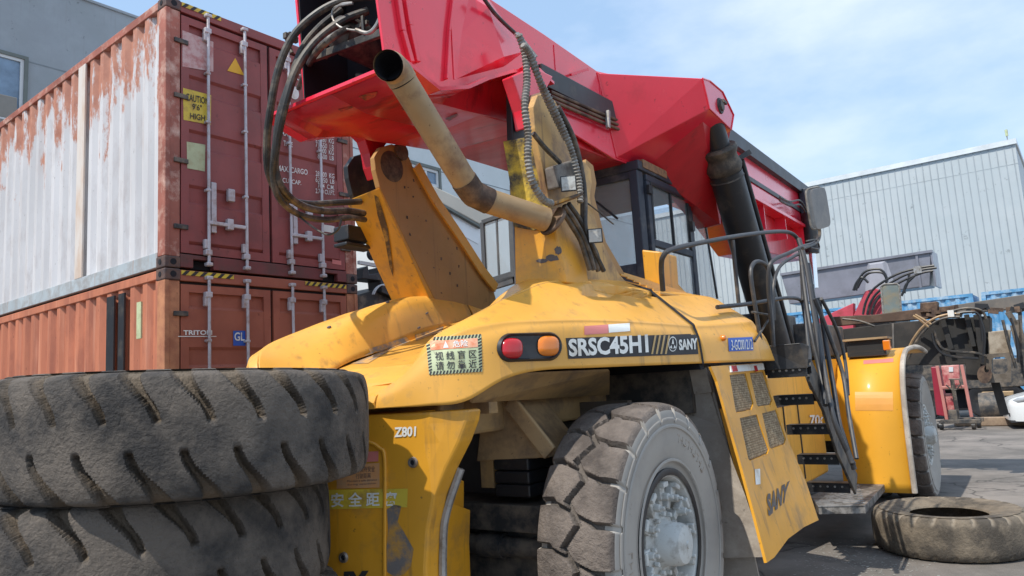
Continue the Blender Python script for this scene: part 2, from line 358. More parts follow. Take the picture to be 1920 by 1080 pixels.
# ------------------------------------------------------------------ text and decals laid on real surfaces
def text_mesh(s, bold=0.):
    c = bpy.data.curves.new('lettering', 'FONT'); c.body = s; c.offset = bold; c.resolution_u = 3; c.fill_mode = 'FRONT'
    o = bpy.data.objects.new('lettering', c); col.objects.link(o); bpy.context.view_layer.update()
    dg = bpy.context.evaluated_depsgraph_get(); me = bpy.data.meshes.new_from_object(o.evaluated_get(dg))
    vs = [v.co.copy() for v in me.vertices]; fs = [tuple(p.vertices) for p in me.polygons]
    bpy.data.objects.remove(o); bpy.data.curves.remove(c); bpy.data.meshes.remove(me)
    x0 = min(v.x for v in vs); x1 = max(v.x for v in vs); y0 = min(v.y for v in vs); y1 = max(v.y for v in vs)
    return [((v.x-x0)/(x1-x0), (v.y-y0)/(y1-y0)) for v in vs], fs
def quad_at(q, u, v):   # q: TL TR BR BL ; v up
    a = Vector(q[0]).lerp(Vector(q[1]), u); b = Vector(q[3]).lerp(Vector(q[2]), u); return b.lerp(a, v)
def surf(F, bvh, px, py, off):
    o, r = F.ray(px, py); r = r.normalized(); h = bvh.ray_cast(o, r)
    if h[0] is None: return None
    n = h[1]
    if n.dot(r) > 0: n = -n
    return h[0] + n*off
def lay(F, bvh, uvs, fs, q, off):   # project a flat design onto a real surface of the thing
    pts = [surf(F, bvh, *quad_at([(*p, 0) for p in q], u, v)[:2], off) for u, v in uvs]
    mb = MB(); mb.v = [p or Vector((0, 0, 0)) for p in pts]; mb.f = [f for f in fs if all(pts[i] is not None for i in f)]; return mb
def text_on(F, bvh, s, q, mt, parent, off=.006, bold=0., name='lettering'):
    uv, fs = text_mesh(s, bold); return lay(F, bvh, uv, fs, q, off).build(name, mt, parent, fix=False)
def decal_on(F, bvh, q, mt, parent, off=.003, n=8, name='sticker', sub=None):
    u0, v0, u1, v1 = sub or (0, 0, 1, 1)
    uv = [(u0+(u1-u0)*i/n, v0+(v1-v0)*j/n) for j in range(n+1) for i in range(n+1)]
    fs = [(j*(n+1)+i, j*(n+1)+i+1, (j+1)*(n+1)+i+1, (j+1)*(n+1)+i) for j in range(n) for i in range(n)]
    return lay(F, bvh, uv, fs, q, off).build(name, mt, parent, fix=False)
def sub_q(q, u0, v0, u1, v1):
    Q = [(*p, 0) for p in q]; f = lambda u, v: tuple(quad_at(Q, u, v)[:2]); return [f(u0, v1), f(u1, v1), f(u1, v0), f(u0, v0)]
def bvh_of(*objs):
    vs = []; fs = []
    dg = bpy.context.evaluated_depsgraph_get(); bpy.context.view_layer.update(); dg = bpy.context.evaluated_depsgraph_get()
    for o in objs:
        e = o.evaluated_get(dg); me = e.to_mesh(); b = len(vs); vs += [v.co.copy() for v in me.vertices]; fs += [tuple(i+b for i in p.vertices) for p in me.polygons]; e.to_mesh_clear()
    return BVHTree.FromPolygons(vs, fs)

# ------------------------------------------------------------------ shipping containers
def weathered(name, base, rust, z0, z1, lo_, hi_):   # paint that has gone towards the roof
    m_ = mat(name, base, .6, dirt=(.50, .47, .47), damt=.26, dscale=6, stretch=(1, 1, .3), bump=.08, bscale=20, var=.1)
    t = m_.node_tree; b = t.nodes['Principled BSDF']; src = b.inputs['Base Color'].links[0].from_socket; l = t.links.new
    tcn = t.nodes.new('ShaderNodeTexCoord'); sp_ = t.nodes.new('ShaderNodeSeparateXYZ'); l(tcn.outputs['Object'], sp_.inputs[0])
    r1 = t.nodes.new('ShaderNodeMapRange'); r1.inputs['From Min'].default_value = z0; r1.inputs['From Max'].default_value = z1; r1.inputs['To Min'].default_value = lo_; r1.inputs['To Max'].default_value = hi_
    l(sp_.outputs['Z'], r1.inputs['Value'])
    mp_ = t.nodes.new('ShaderNodeMapping'); mp_.inputs['Scale'].default_value = (2.4, 2.4, .7); l(tcn.outputs['Object'], mp_.inputs['Vector'])
    nn = t.nodes.new('ShaderNodeTexNoise'); nn.inputs['Scale'].default_value = 1.6; nn.inputs['Detail'].default_value = 10; nn.inputs['Roughness'].default_value = .72; l(mp_.outputs[0], nn.inputs['Vector'])
    a = t.nodes.new('ShaderNodeMath'); a.operation = 'ADD'; l(nn.outputs['Fac'], a.inputs[0]); l(r1.outputs[0], a.inputs[1])
    r2 = t.nodes.new('ShaderNodeMapRange'); r2.inputs['From Min'].default_value = .60; r2.inputs['From Max'].default_value = .66; l(a.outputs[0], r2.inputs['Value'])
    n7 = t.nodes.new('ShaderNodeTexNoise'); n7.inputs['Scale'].default_value = 9; n7.inputs['Detail'].default_value = 6; l(tcn.outputs['Object'], n7.inputs['Vector'])
    rc = t.nodes.new('ShaderNodeMix'); rc.data_type = 'RGBA'; l(n7.outputs['Fac'], rc.inputs[0]); rc.inputs[6].default_value = (*rust, 1); rc.inputs[7].default_value = (.62, .30, .20, 1)
    x = t.nodes.new('ShaderNodeMix'); x.data_type = 'RGBA'; l(r2.outputs[0], x.inputs[0]); l(src, x.inputs[6]); l(rc.outputs[2], x.inputs[7]); l(x.outputs[2], b.inputs['Base Color']); return m_
M['cwhite'] = weathered('peeling_white_paint', (.60, .59, .60), (.30, .10, .065), 1.0, 2.7, -.10, .19)
M['crust'] = mat('rusty_maroon_frame', (.34, .115, .08), .65, dirt=(.62, .42, .34), damt=.30, dscale=4, bump=.1, var=.3)
M['maroon'] = mat('maroon_door_paint', (.27, .068, .062), .55, dirt=(.21, .06, .055), damt=.35, dscale=1.6, bump=.03, bscale=8, var=.1)
M['maroon_d'] = mat('maroon_sill_paint', (.17, .045, .045), .6, dirt=(.12, .05, .045), damt=.4, dscale=4)
M['corange'] = mat('orange_container_paint', (.50, .175, .095), .6, dirt=(.36, .12, .07), damt=.35, dscale=3, stretch=(1, 1, .3), var=.12, streak=(.60, .27, .17))
M['corange_door'] = mat('orange_brown_door_paint', (.34, .105, .062), .55, dirt=(.28, .08, .05), damt=.35, dscale=1.6, var=.12)
M['cframe'] = mat('tan_corner_post_paint', (.50, .22, .11), .6, dirt=(.34, .13, .07), damt=.4, dscale=4)
M['rail'] = mat('pale_blue_rail_paint', (.42, .47, .50), .55, dirt=(.33, .33, .33), damt=.4, dscale=5, streak=(.36, .24, .18))
M['casting'] = mat('dark_corner_casting', (.07, .05, .05), .6, dirt=(.14, .08, .06), damt=.45, dscale=9)
M['gasket'] = mat('door_gasket', (.03, .026, .03), .7)
M['rod'] = mat('galvanised_rod', (.50, .48, .50), .5, metal=.3, dirt=(.36, .27, .24), damt=.3, dscale=9)
M['wrust'] = mat('white_worn_patch', (.42, .17, .16), .55, dirt=(.56, .40, .38), damt=.5, dscale=9)
def corr(L_, H_, z0, pitch=.278, dep=.048):
    pts = []; x = -.12
    while x > -L_+.12:
        for a, d in ((0, 0), (.09, 0), (.135, dep), (.233, dep)): pts.append((x-a, d))
        x -= pitch
    return pts
def container(name, z, L_, H_, mside, mframe, mdoor, msill, mrail, mpost, label, hdr_h=.12):
    # local: doors on x=0 plane (y 0..2.438), body towards -x
    o = CF.world((0, 0, 0)); root = empty(name, (o.x, o.y, z), CF.yaw, label, 'shipping container', 'stacked shipping containers')
    Wd = 2.438
    for sy in (0, 1):
        m_ = MB(); pts = corr(L_, H_, z); zz0, zz1 = .16, H_-.09; vs = []
        for x, d in pts:
            y = (.012+d) if sy == 0 else Wd-.012-d
            vs += [(x, y, zz0), (x, y, zz1)]
        m_.add(vs, [(2*i, 2*i+2, 2*i+3, 2*i+1) for i in range(len(pts)-1)])
        m_.build('side_wall', mside, root)
        r = MB(); y = .03 if sy == 0 else Wd-.03
        r.bb((-.08, y-.03, H_-.10), (-L_+.08, y+.03, H_-.01)); r.build('top_rail', mframe, root, bevel=.006)
        r = MB(); r.bb((-.16, y-.032, .015), (-L_+.16, y+.032, .17)); r.build('bottom_rail', mrail, root, bevel=.006)
    r = MB(); r.bb((-.1, .06, H_-.04), (-L_+.1, Wd-.06, H_-.02)); r.build('roof', mframe, root)
    r = MB(); r.bb((-.1, .06, .12), (-L_+.1, Wd-.06, .15)); r.build('floor', M['casting'], root)
    r = MB(); r.bb((-L_+.05, .02, .1), (-L_+.1, Wd-.02, H_-.05)); r.build('front_wall', mside, root)
    for x0 in (0, -L_+.17):
        for y0 in (0, Wd-.16):
            p_ = MB()
            if x0 == 0:   # post: outer face plus a step
                p_.bb((-.155, y0, .12), (-.012, y0+.16, H_-.12))
                p_.bb((-.012, y0+(.0 if y0 == 0 else .11), .12), (0, y0+(.05 if y0 == 0 else .16), H_-.12))
            else: p_.bb((x0-.16, y0, .12), (x0, y0+.16, H_-.12))
            p_.build('corner_post', mpost, root, bevel=.01)
            for zc in (0, H_-.118):
                c = MB(); xa, xb = (x0-.178, x0) if x0 == 0 else (x0-.17, x0+.008); ya, yb = (y0, y0+.162)
                c.bb((xa, ya-.004, zc), (xb+.004, yb, zc+.118)); cc_ = c.build('corner_casting', M['casting'], root, bevel=.012)
                if x0 == 0:
                    h = MB(); yc = (ya+yb)/2+.005
                    h.lathe([(.0, .006), (.033, .006), (.033, 0)], (xb, yc, zc+.06), (1, 0, 0), 14)
                    if y0 == 0: h.lathe([(.0, .006), (.028, .006), (.028, 0)], ((xa+xb)/2, ya-.003, zc+.06), (0, -1, 0), 14)
                    h.build('slot', M['void'], cc_)
    hd = MB(); hd.bb((-.06, .162, H_-hdr_h), (-.004, Wd-.162, H_-.008)); hd.build('door_header', mdoor, root, bevel=.006)
    sl = MB()
    for a, b_ in ((.162, .30), (.52, Wd-.52), (Wd-.30, Wd-.162)): sl.bb((-.08, a, .012), (-.004, b_, .15))
    sl.bb((-.08, .29, .105), (-.006, .53, .148)); sl.bb((-.08, Wd-.53, .105), (-.006, Wd-.29, .148))
    sl.build('door_sill', msill, root, bevel=.006)
    for ya in (.30, Wd-.52): pk = MB(); pk.bb((-.3, ya, .014), (-.09, ya+.22, .10)); pk.build('forklift_pocket', M['void'], root)
    # doors
    zb, zt = .155, H_-hdr_h-.012
    gk = MB(); gk.bb((-.09, .158, zb-.004), (-.055, Wd-.158, zt+.01)); gk.build('door_gasket', M['gasket'], root)
    rods = []
    for k in (0, 1):
        y0, y1 = (.172, Wd/2-.018) if k == 0 else (Wd/2+.018, Wd-.172)
        d = MB(); fr = .085
        d.bb((-.05, y0, zb+.01), (-.012, y0+fr, zt-.02)); d.bb((-.05, y1-fr, zb+.01), (-.012, y1, zt-.02))
        d.bb((-.05, y0+fr, zb+.01), (-.013, y1-fr, zb+.10)); d.bb((-.05, y0+fr, zt-.10), (-.013, y1-fr, zt-.02))
        n = 4 if H_ > 2.8 else 4; hh = (zt-zb-.20)/n; prof = []
        for i in range(n):
            a = zb+.09+i*hh; prof += [(a+.02, -.042), (a+.05, -.016), (a+hh-.16, -.016), (a+hh-.13, -.042)]
        prof = [(zb+.09, -.048)]+prof+[(zt-.10, -.048)]
        vs = []
        for z_, x_ in prof: vs += [(x_, y0+fr-.004, z_), (x_, y1-fr+.004, z_)]
        d.add(vs, [(2*i, 2*i+1, 2*i+3, 2*i+2) for i in range(len(prof)-1)])
        dl = d.build('door', mdoor, root)
        for zc in (zb+.25, zb+.95, zb+1.65, zt-.35):
            h = MB(); yy = y0-.03 if k == 0 else y1+.03
            h.bb((-.012, yy-.05, zc), (.012, yy+.10 if k == 0 else yy+.05, zc+.05)) if k == 0 else h.bb((-.012, yy-.10, zc), (.012, yy+.05, zc+.05))
            h.build('hinge', M['blackdusty'], dl, bevel=.006)
        for yr in ((y0+.28, y0+.72) if k == 0 else (y1-.80, y1-.36)):
            rd = MB(); rd.cyl((.03, yr, .07), (.03, yr, H_-.075), .0165, seg=10)
            ro = rd.build('lock_rod', M['rod'], dl, smooth=True)
            for zc in (zb+.03, zb+.70, zb+1.45, zb+2.0, zt-.12):
                b_ = MB(); b_.bb((-.012, yr-.045, zc-.03), (.05, yr+.03, zc+.03)) if zc in (zb+.03, zt-.12) else b_.bb((-.012, yr-.035, zc-.015), (.05, yr+.02, zc+.015))
                if zc == zt-.12: b_.bb((-.012, yr-.05, zc-.12), (.035, yr+.02, zc-.02))
                if zc == zb+.03: b_.bb((-.012, yr-.05, zc+.04), (.035, yr+.02, zc+.14))
                b_.build('rod_bracket', M['rod'], ro, bevel=.008)
            for zc in (.06, H_-.075):
                b_ = MB(); b_.bb((-.01, yr-.035, zc-.02), (.055, yr+.035, zc+.02)); b_.build('cam_keeper', M['rod'], ro, bevel=.01)
            if yr in (y0+.28, y1-.80):
                hb = MB(); hb.bb((.03, yr, zb+.33), (.055, yr+.42, zb+.37)); hb.bb((.0, yr+.20, zb+.30), (.06, yr+.27, zb+.42)); hb.bb((-.01, yr+.03, zb+.25), (.03, yr+.09, zb+.80))
                hb.bb((-.01, yr+.22, zb+.62), (.04, yr+.30, zb+.76)); hb.build('door_handle', M['rod'], dl, bevel=.008)
    return root
top = container('shipping_container', 3.151, 12.19, 2.896, M['cwhite'], M['crust'], M['maroon'], M['maroon_d'], M['rail'], M['crust'], 'upper container with peeling white side and maroon doors, stacked on the orange one')
low = container('shipping_container', .258, 12.19, 2.885, M['corange'], M['corange'], M['corange_door'], M['corange_door'], M['corange'], M['cframe'], 'lower orange-brown container with grey lock rods under the white-sided one')
pl_ = MB(); o = CF.world((0, 0, 0)); pl_.bb((-12.2, -.05, 0), (.05, 2.5, .25)); q = pl_.build('concrete_plinth', mat('plinth_concrete', (.3, .28, .25), .9, bump=.2)); q.location = (o.x, o.y, 0); q.rotation_euler = (0, 0, -CF.yaw); tag(q, kind='structure')
# marks on the doors and side; drawn on the real door plane (frame metres: y along doors, z up)
def flat(poly_yz, mt, parent, x=.004, name='sticker', z0=0):
    mb = MB(); mb.add([(x-.014, y, z-z0) for y, z in poly_yz], [tuple(range(len(poly_yz)))]); return mb.build(name, mt, parent, fix=False)
def flat_text(s, px4, mt, parent, zroot, x=.006, bold=0., X=0):
    uv, fs = text_mesh(s, bold); Q = [CF.p(a, b_, X=X) for a, b_ in px4]; mb = MB()
    mb.v = [(x-.014, (v := quad_at(Q, u, w_))[1], v[2]+3.151-zroot) for u, w_ in uv]; mb.f = fs; return mb.build('lettering', mt, parent, fix=False)
def flat_px(px, mt, parent, zroot, x=.004, name='sticker'):
    mb = MB(); mb.add([(x-.014, (v := CF.p(a, b_, X=0))[1], v[2]+3.151-zroot) for a, b_ in px], [tuple(range(len(px)))]); return mb.build(name, mt, parent, fix=False)
dA = [c for c in top.children if c.name.startswith('door') and c.name.split('.')[0] == 'door']
dA.sort(key=lambda c: min(v.co.y for v in c.data.vertices)); dB = [c for c in low.children if c.name.split('.')[0] == 'door']; dB.sort(key=lambda c: min(v.co.y for v in c.data.vertices))
Zt, Zl = 3.151, .258
flat_px([(343, 56), (401, 78), (401, 134), (343, 124)], M['wrust'], dA[0], Zt)
flat_px([(344, 164), (397, 178), (396, 234), (345, 224)], M['yellow_tape'], dA[0], Zt)
for t_, q in (('CAUTION', [(349, 174), (392, 184), (392, 196), (349, 188)]), ("9'6\"", [(361, 193), (379, 197), (379, 208), (361, 205)]), ('HIGH', [(357, 211), (385, 216), (385, 227), (357, 222)])): flat_text(t_, q, M['ink'], dA[0], Zt, .010, .012)
flat_px([(442, 108), (459, 141), (427, 132)], mat('warning_yellow', (.72, .40, .02), .5), dA[0], Zt)
flat_px([(351, 265), (386, 271), (385, 321), (352, 315)], M['green_decal'], dA[0], Zt)
flat_text('SC', [(549, 137), (566, 139), (566, 152), (549, 149)], M['white'], dA[1], Zt, .006, .01)
cpt = [CF.p(552, 173, X=0)]
c0 = cpt[0]; flat([(c0.y+.072*math.cos(a*PI/10), c0.z+.085*math.sin(a*PI/10)) for a in range(20)], M['white'], dA[1], .005)
for t_, q in (('MAX. GROSS', [(520, 241), (575, 253), (575, 263), (520, 252)]), ('TARE', [(532, 263), (549, 267), (549, 276), (532, 273)]), ('32.480  KG', [(592, 254), (626, 261), (626, 270), (592, 264)]), ('71.650  LB', [(592, 265), (626, 272), (626, 281), (592, 275)]),
              ('3.900  KG', [(596, 276), (626, 282), (626, 291), (596, 286)]), ('8.600  LB', [(596, 287), (626, 293), (626, 301), (596, 297)]), ('MAX. CARGO', [(520, 309), (577, 318), (577, 328), (520, 320)]), ('CU. CAP.', [(530, 333), (565, 339), (565, 347), (530, 342)]),
              ('28.600  KG', [(592, 320), (627, 326), (627, 335), (592, 330)]), ('63.050  LB', [(592, 331), (627, 337), (627, 345), (592, 341)]), ('76.4  C.M.', [(596, 342), (627, 348), (627, 356), (596, 352)]), ('2.700 CU.FT.', [(592, 353), (628, 358), (628, 366), (592, 362)])): flat_text(t_, q, M['white'], dA[1], Zt, .012, .006)
flat_px([(604, 420), (628, 424), (628, 437), (604, 433)], M['white'], dA[1], Zt)
flat_px([(624, 486), (641, 489), (641, 497), (624, 494)], M['pink'], dA[1], Zt)
flat_text('TRITON', [(344, 619), (398, 619), (398, 628), (344, 628)], M['white'], dB[0], Zl, .012, .03)
flat_px([(334, 630), (406, 630), (406, 631.5), (334, 631.5)], M['white'], dB[0], Zl, .012)
flat_px([(438, 620), (461, 620), (461, 648), (438, 648)], M['blue'], dB[0], Zl, .006)
flat_text('GL', [(440, 623), (459, 623), (459, 639), (440, 639)], M['white'], dB[0], Zl, .010, .02)
for q in dB[1:2]: flat_text('TRITON', [(556, 622), (612, 625), (612, 634), (556, 632)], M['white'], q, Zl, .012, .03)
def chevrons(root, y0, y1, z0, z1, n, x=.002):
    mb = MB(); mk = MB()
    mk.add([(x, y0, z0), (x, y1, z0), (x, y1, z1), (x, y0, z1)], [(0, 1, 2, 3)]); st = mk.build('hazard_tape', M['yellow_tape'], root, fix=False)
    p_ = (y1-y0)/n
    for i in range(n): a = y0+i*p_; mb.add([(x+.002, a, z0), (x+.002, a+p_*.45, z0), (x+.002, min(y1, a+p_*.95), z1), (x+.002, a+p_*.5, z1)], [(0, 1, 2, 3)])
    mb.build('stripe', M['ink'], st, fix=False)
chevrons(top, .17, .62, 2.896-.062, 2.896-.012, 5); chevrons(low, .17, .75, 2.885-.062, 2.885-.014, 6); chevrons(low, 1.66, 2.26, 2.885-.062, 2.885-.014, 7)
# side marks: wide rusty seam on the white side, black stripes and a plate on the orange side
def side_strip(root, xa, xb, za, zb_, mt, y=-.0, name='panel_strip'):
    mb = MB(); mb.bb((xa, y-.004, za), (xb, y+.015, zb_)); return mb.build(name, mt, root)
xs = CF.p(152, 250, Y=0).x; side_strip(top, xs-.10, xs+.10, .17, 2.80, mat('stained_strip', (.55, .42, .33), .6, dirt=(.66, .60, .55), damt=.5, dscale=4, stretch=(1, 1, .3)), name='splice_plate')
for pa, pb in ((200, 214), (222, 233)):
    side_strip(low, CF.p(pa, 600, Y=0).x, CF.p(pb, 600, Y=0).x, .2, 2.74, M['black'], name='stripe')
side_strip(low, CF.p(257, 560, Y=0).x, CF.p(265, 560, Y=0).x, 2.22, 2.6, M['green_decal'], name='data_plate')
# ------------------------------------------------------------------ reach stacker
RS = empty('reach_stacker', tuple(MF.o), MF.yaw, 'huge yellow and red container handler with raised red boom and dirty yellow body', 'reach stacker')
def V3(*a): return Vector(a)
def mirx(pts): return [Vector((-p[0], p[1], p[2])) for p in pts]
# hood stations: lower edge, shoulder, mid, ridge, valley edge
ST = [
 [(.40, -1.38, 1.69), (.41, -1.37, 1.71), (.43, -1.35, 1.745), (.45, -1.31, 1.765), (.46, -1.27, 1.765), (.40, -1.22, 1.755)],
 [(.60, -1.345, 1.69), (.60, -1.335, 1.76), (.61, -1.30, 1.83), (.61, -1.25, 1.86), (.58, -1.19, 1.85), (.47, -1.13, 1.80)],
 [(.78, -1.28, 1.69), (.775, -1.265, 1.85), (.765, -1.235, 1.97), (.74, -1.18, 2.03), (.69, -1.11, 1.99), (.50, -1.02, 1.84)],
 [(.93, -1.17, 1.70), (.92, -1.15, 1.93), (.90, -1.11, 2.06), (.85, -1.02, 2.13), (.72, -.90, 2.09), (.50, -.86, 1.90)],
 [(1.04, -.97, 1.80), (1.03, -.95, 2.0), (1.005, -.90, 2.10), (.86, -.72, 2.24), (.68, -.60, 2.25), (.50, -.64, 1.99)],
 [(1.12, -.74, 1.838), (1.11, -.73, 2.03), (1.085, -.70, 2.11), (.86, -.50, 2.31), (.64, -.38, 2.38), (.50, -.40, 2.05)],
 [(1.235, -.35, 1.84), (1.225, -.35, 2.04), (1.195, -.34, 2.12), (.88, -.20, 2.39), (.61, -.10, 2.505), (.50, -.12, 2.12)],
 [(1.345, .10, 1.84), (1.335, .10, 2.03), (1.30, .10, 2.115), (.95, .20, 2.41), (.64, .25, 2.585), (.50, .25, 2.22)],
 [(1.455, .74, 1.84), (1.44, .74, 2.0), (1.405, .75, 2.10), (1.10, .80, 2.37), (.72, .80, 2.60), (.52, .80, 2.30)]]
ST2 = [
 [(1.458, .765, 1.84), (1.443, .765, 2.0), (1.408, .775, 2.10), (1.103, .825, 2.37), (.72, .825, 2.60), (.52, .825, 2.30)],
 [(1.53, 1.15, 1.84), (1.515, 1.15, 2.0), (1.47, 1.15, 2.115), (1.15, 1.2, 2.375), (.75, 1.2, 2.56), (.55, 1.2, 2.32)],
 [(1.60, 1.58, 1.84), (1.58, 1.57, 2.01), (1.51, 1.56, 2.14), (1.22, 1.6, 2.375), (.78, 1.7, 2.52), (.58, 1.7, 2.34)],
 [(1.625, 1.82, 1.84), (1.59, 1.80, 2.01), (1.50, 1.79, 2.16), (1.24, 1.84, 2.35), (.80, 1.9, 2.49), (.60, 1.9, 2.34)],
 [(1.61, 1.90, 1.84), (1.56, 1.88, 2.0), (1.46, 1.87, 2.13), (1.22, 1.9, 2.30), (.80, 1.97, 2.42), (.60, 1.97, 2.30)]]
DA, DB, DC = Vector((1.02, -.12)), Vector((1.15, .92)), Vector((.93, .28))
def dent(v):
    # triangular air scoop pressed into the sloping side of the hood
    p = Vector((v.x, v.y)); 
    def cross(a, b): return a.x*b.y-a.y*b.x
    A = cross(DB-DA, DC-DA); b0 = cross(DB-p, DC-p)/A; b1 = cross(DC-p, DA-p)/A; b2 = 1-b0-b1
    if v.z > 2.13 and min(b0, b1, b2) > 0:
        d = .095*sstep(0, .07, b2)*sstep(0, .10, min(b0*1.4, b1*2.2)); v = v - Vector((.55, 0, .83))*d*(.35+.65*(1-b2))
    return v
def crisp(ST_):
    o = []
    for s_ in ST_:
        v = [Vector(p) for p in s_]; o.append([v[0], v[1], v[1].lerp(v[2], .75), v[2], v[2].lerp(v[3], .12), v[2].lerp(v[3], .92), v[3], v[3].lerp(v[4], .12), v[4].lerp(v[5], .2), v[5]])
    return o
ST = [[s_[0], s_[1], s_[2], s_[3], s_[4], s_[5]] for s_ in ST]; ST = crisp(ST); ST2 = crisp(ST2)
hood = MB(); h1 = loft(ST, 9, 7, dent); hood.add(h1.v, h1.f)
h2 = loft([mirx(s_) for s_ in ST], 5, 4); hood.add([Vector(v) for v in h2.v], [f[::-1] for f in h2.f])
HOOD = hood.build('hood', M['yellow'], RS, smooth=True, ang=60, solid=.012)
fh = MB(); h1 = loft(ST2, 6, 6); fh.add(h1.v, h1.f); h2 = loft([mirx(s_) for s_ in ST2], 4, 4); fh.add(h2.v, [f[::-1] for f in h2.f])
FHOOD = fh.build('front_hood', M['yellow'], RS, smooth=True, ang=60, solid=.012)
# louvres on the front hood slope
lv = MB()
for i in range(9):
    t = i/8; a = Vector((.74+.40*t, .87, 2.605-.235*t)); b_ = Vector((.80+.38*t, 1.78-.05*t, 2.535-.17*t)); lv.bar(a, b_, .012, .018)
lv.build('louvre', M['yellow'], FHOOD, bevel=.003)
# rear deck between the horns, ribbed near its lip
dk = []
for yy, zz in ((-1.42, 1.69), (-1.425, 1.72), (-1.41, 1.75), (-1.38, 1.765)):
    dk.append([(x, yy + .10*(abs(x)/.5)**2*.5, zz) for x in (-.5, -.25, 0, .25, .5)])
y = -1.34
while y < 1.0:
    rib = .012*(1 if int((y+1.34)/.03) % 2 else 0) if y < -.78 else 0
    dk.append([(x, y+ (.05*(abs(x)/.5)**2 if y < -1.2 else 0), 1.765+.288*(y+1.34)+rib) for x in (-.52, -.25, 0, .25, .52)]); y += .03 if y < -.78 else .2
mb = MB(); k = 5; mb.add([p for r in dk for p in r], [(i*k+j, i*k+j+1, (i+1)*k+j+1, (i+1)*k+j) for i in range(len(dk)-1) for j in range(k-1)])
DECK = mb.build('rear_deck', M['yellow'], RS, solid=.01)
# dark bands on the deck and brownish bands on the horns
bv = bvh_of(HOOD, DECK, FHOOD)
# lower counterweight body
def arcY(x): x = abs(x); return -1.46+.085*(x/.42)**2 if x < .42 else -1.375+(x-.42)*.11/.36 if x < .78 else -1.265+(x-.78)*.125/.16 if x < .94 else -1.14+(x-.94)*1.1
out_r = [(.93, 1.66), (.92, 1.60), (.885, 1.50), (.83, 1.38), (.775, 1.24), (.735, 1.08), (.715, .9), (.71, .6), (.71, .35)]
mb = MB(); rows = []
for x_, z_ in out_r:
    xs_ = [-.95+(x_+.95)*i/24 for i in range(25)]; rows.append([(xx, arcY(xx)+.01, z_) for xx in xs_])
k = 25; fr_ = [p for r in rows for p in r]; bk = [(p[0], max(-.75, p[1]+.30) if p[0] < .6 else p[1]+.11, p[2]) for r in rows for p in r]; n = len(fr_); R_ = len(rows)
fs = [(i*k+j, i*k+j+1, (i+1)*k+j+1, (i+1)*k+j) for i in range(R_-1) for j in range(k-1)]
fs += [tuple(q+n for q in f[::-1]) for f in fs]
fs += [(i*k+k-1, (i+1)*k+k-1, (i+1)*k+k-1+n, i*k+k-1+n) for i in range(R_-1)] + [(i*k, (i+1)*k, (i+1)*k+n, i*k+n) for i in range(R_-1)]
fs += [(j, j+1, j+1+n, j+n) for j in range(k-1)] + [((R_-1)*k+j, (R_-1)*k+j+1, (R_-1)*k+j+1+n, (R_-1)*k+j+n) for j in range(k-1)]
mb.add(fr_+bk, fs); CW = mb.build('counterweight', M['yellow_deep'], RS, bevel=.014)
# recessed access door with arched top, its rim and the wheel-arch edge strip
ar = [P(*q, Y=-1.385) for q in ((626, 905), (628, 842), (660, 824), (690, 826), (712, 838), (722, 862), (722, 1000), (722, 1079))]
ar += [Vector((ar[-1].x, -1.385, .4)), Vector((ar[0].x-.25, -1.385, .4)), Vector((ar[0].x-.25, -1.385, ar[0].z))]
bvc = bvh_of(CW)
def onto(ptspx, off=.004, b=None, F=MF):
    return [surf(F, b or bvc, x_, y_, off) for x_, y_ in ptspx]
rim = onto([(722, 1079), (722, 1000), (722, 862), (712, 840), (690, 828), (660, 826)], .004)
rm = MB(); rm.tube([p for p in rim if p], .010, 8, 4); rm.build('door_rim', M['yellow_deep'], CW, smooth=True)
e_ = MB(); e_.tube([(.83, arcY(.83)+.12, 1.36), (.76, arcY(.76)+.12, 1.15), (.735, arcY(.73)+.12, 1.0), (.72, arcY(.72)+.12, .7), (.72, arcY(.72)+.12, .35)], .022, 8, 5); e_.build('arch_edge', M['steel'], CW, smooth=True)
for q in ((775, 867), (645, 1045)):
    p_ = surf(MF, bvc, *q, 0); mb = MB(); mb.lathe([(.0, .003), (.012, .003), (.015, .014), (.024, .014), (.028, 0)], p_, (.12, -1, 0), 20); so = mb.build('socket', M['steel'], CW, smooth=True)
    mb = MB(); mb.lathe([(.0, .008), (.013, .008), (.013, 0)], p_, (.12, -1, 0), 16); mb.build('socket_hole', M['void'], so)
# frame under the hood
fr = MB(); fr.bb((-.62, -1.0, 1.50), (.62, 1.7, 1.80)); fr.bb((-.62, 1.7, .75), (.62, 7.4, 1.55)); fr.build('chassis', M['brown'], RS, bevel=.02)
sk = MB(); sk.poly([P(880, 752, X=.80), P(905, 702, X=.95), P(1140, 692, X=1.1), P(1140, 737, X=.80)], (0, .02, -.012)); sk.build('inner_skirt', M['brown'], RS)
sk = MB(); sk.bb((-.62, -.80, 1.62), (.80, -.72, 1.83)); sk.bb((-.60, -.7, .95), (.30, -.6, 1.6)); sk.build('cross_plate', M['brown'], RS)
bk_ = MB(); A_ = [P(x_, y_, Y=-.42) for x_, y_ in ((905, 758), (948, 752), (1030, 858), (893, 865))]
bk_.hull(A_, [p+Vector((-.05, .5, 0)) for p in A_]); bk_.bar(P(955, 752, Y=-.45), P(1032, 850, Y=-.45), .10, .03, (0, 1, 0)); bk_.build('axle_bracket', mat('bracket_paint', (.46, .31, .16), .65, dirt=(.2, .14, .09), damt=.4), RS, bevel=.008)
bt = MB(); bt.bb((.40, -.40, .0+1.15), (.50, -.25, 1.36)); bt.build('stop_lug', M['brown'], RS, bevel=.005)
bt = MB()
for i in range(3): bt.bb((.52, -.42, 1.105+i*.078), (.78, -.15, 1.178+i*.078))
bt.build('rubber_buffer', M['black'], RS, bevel=.012)
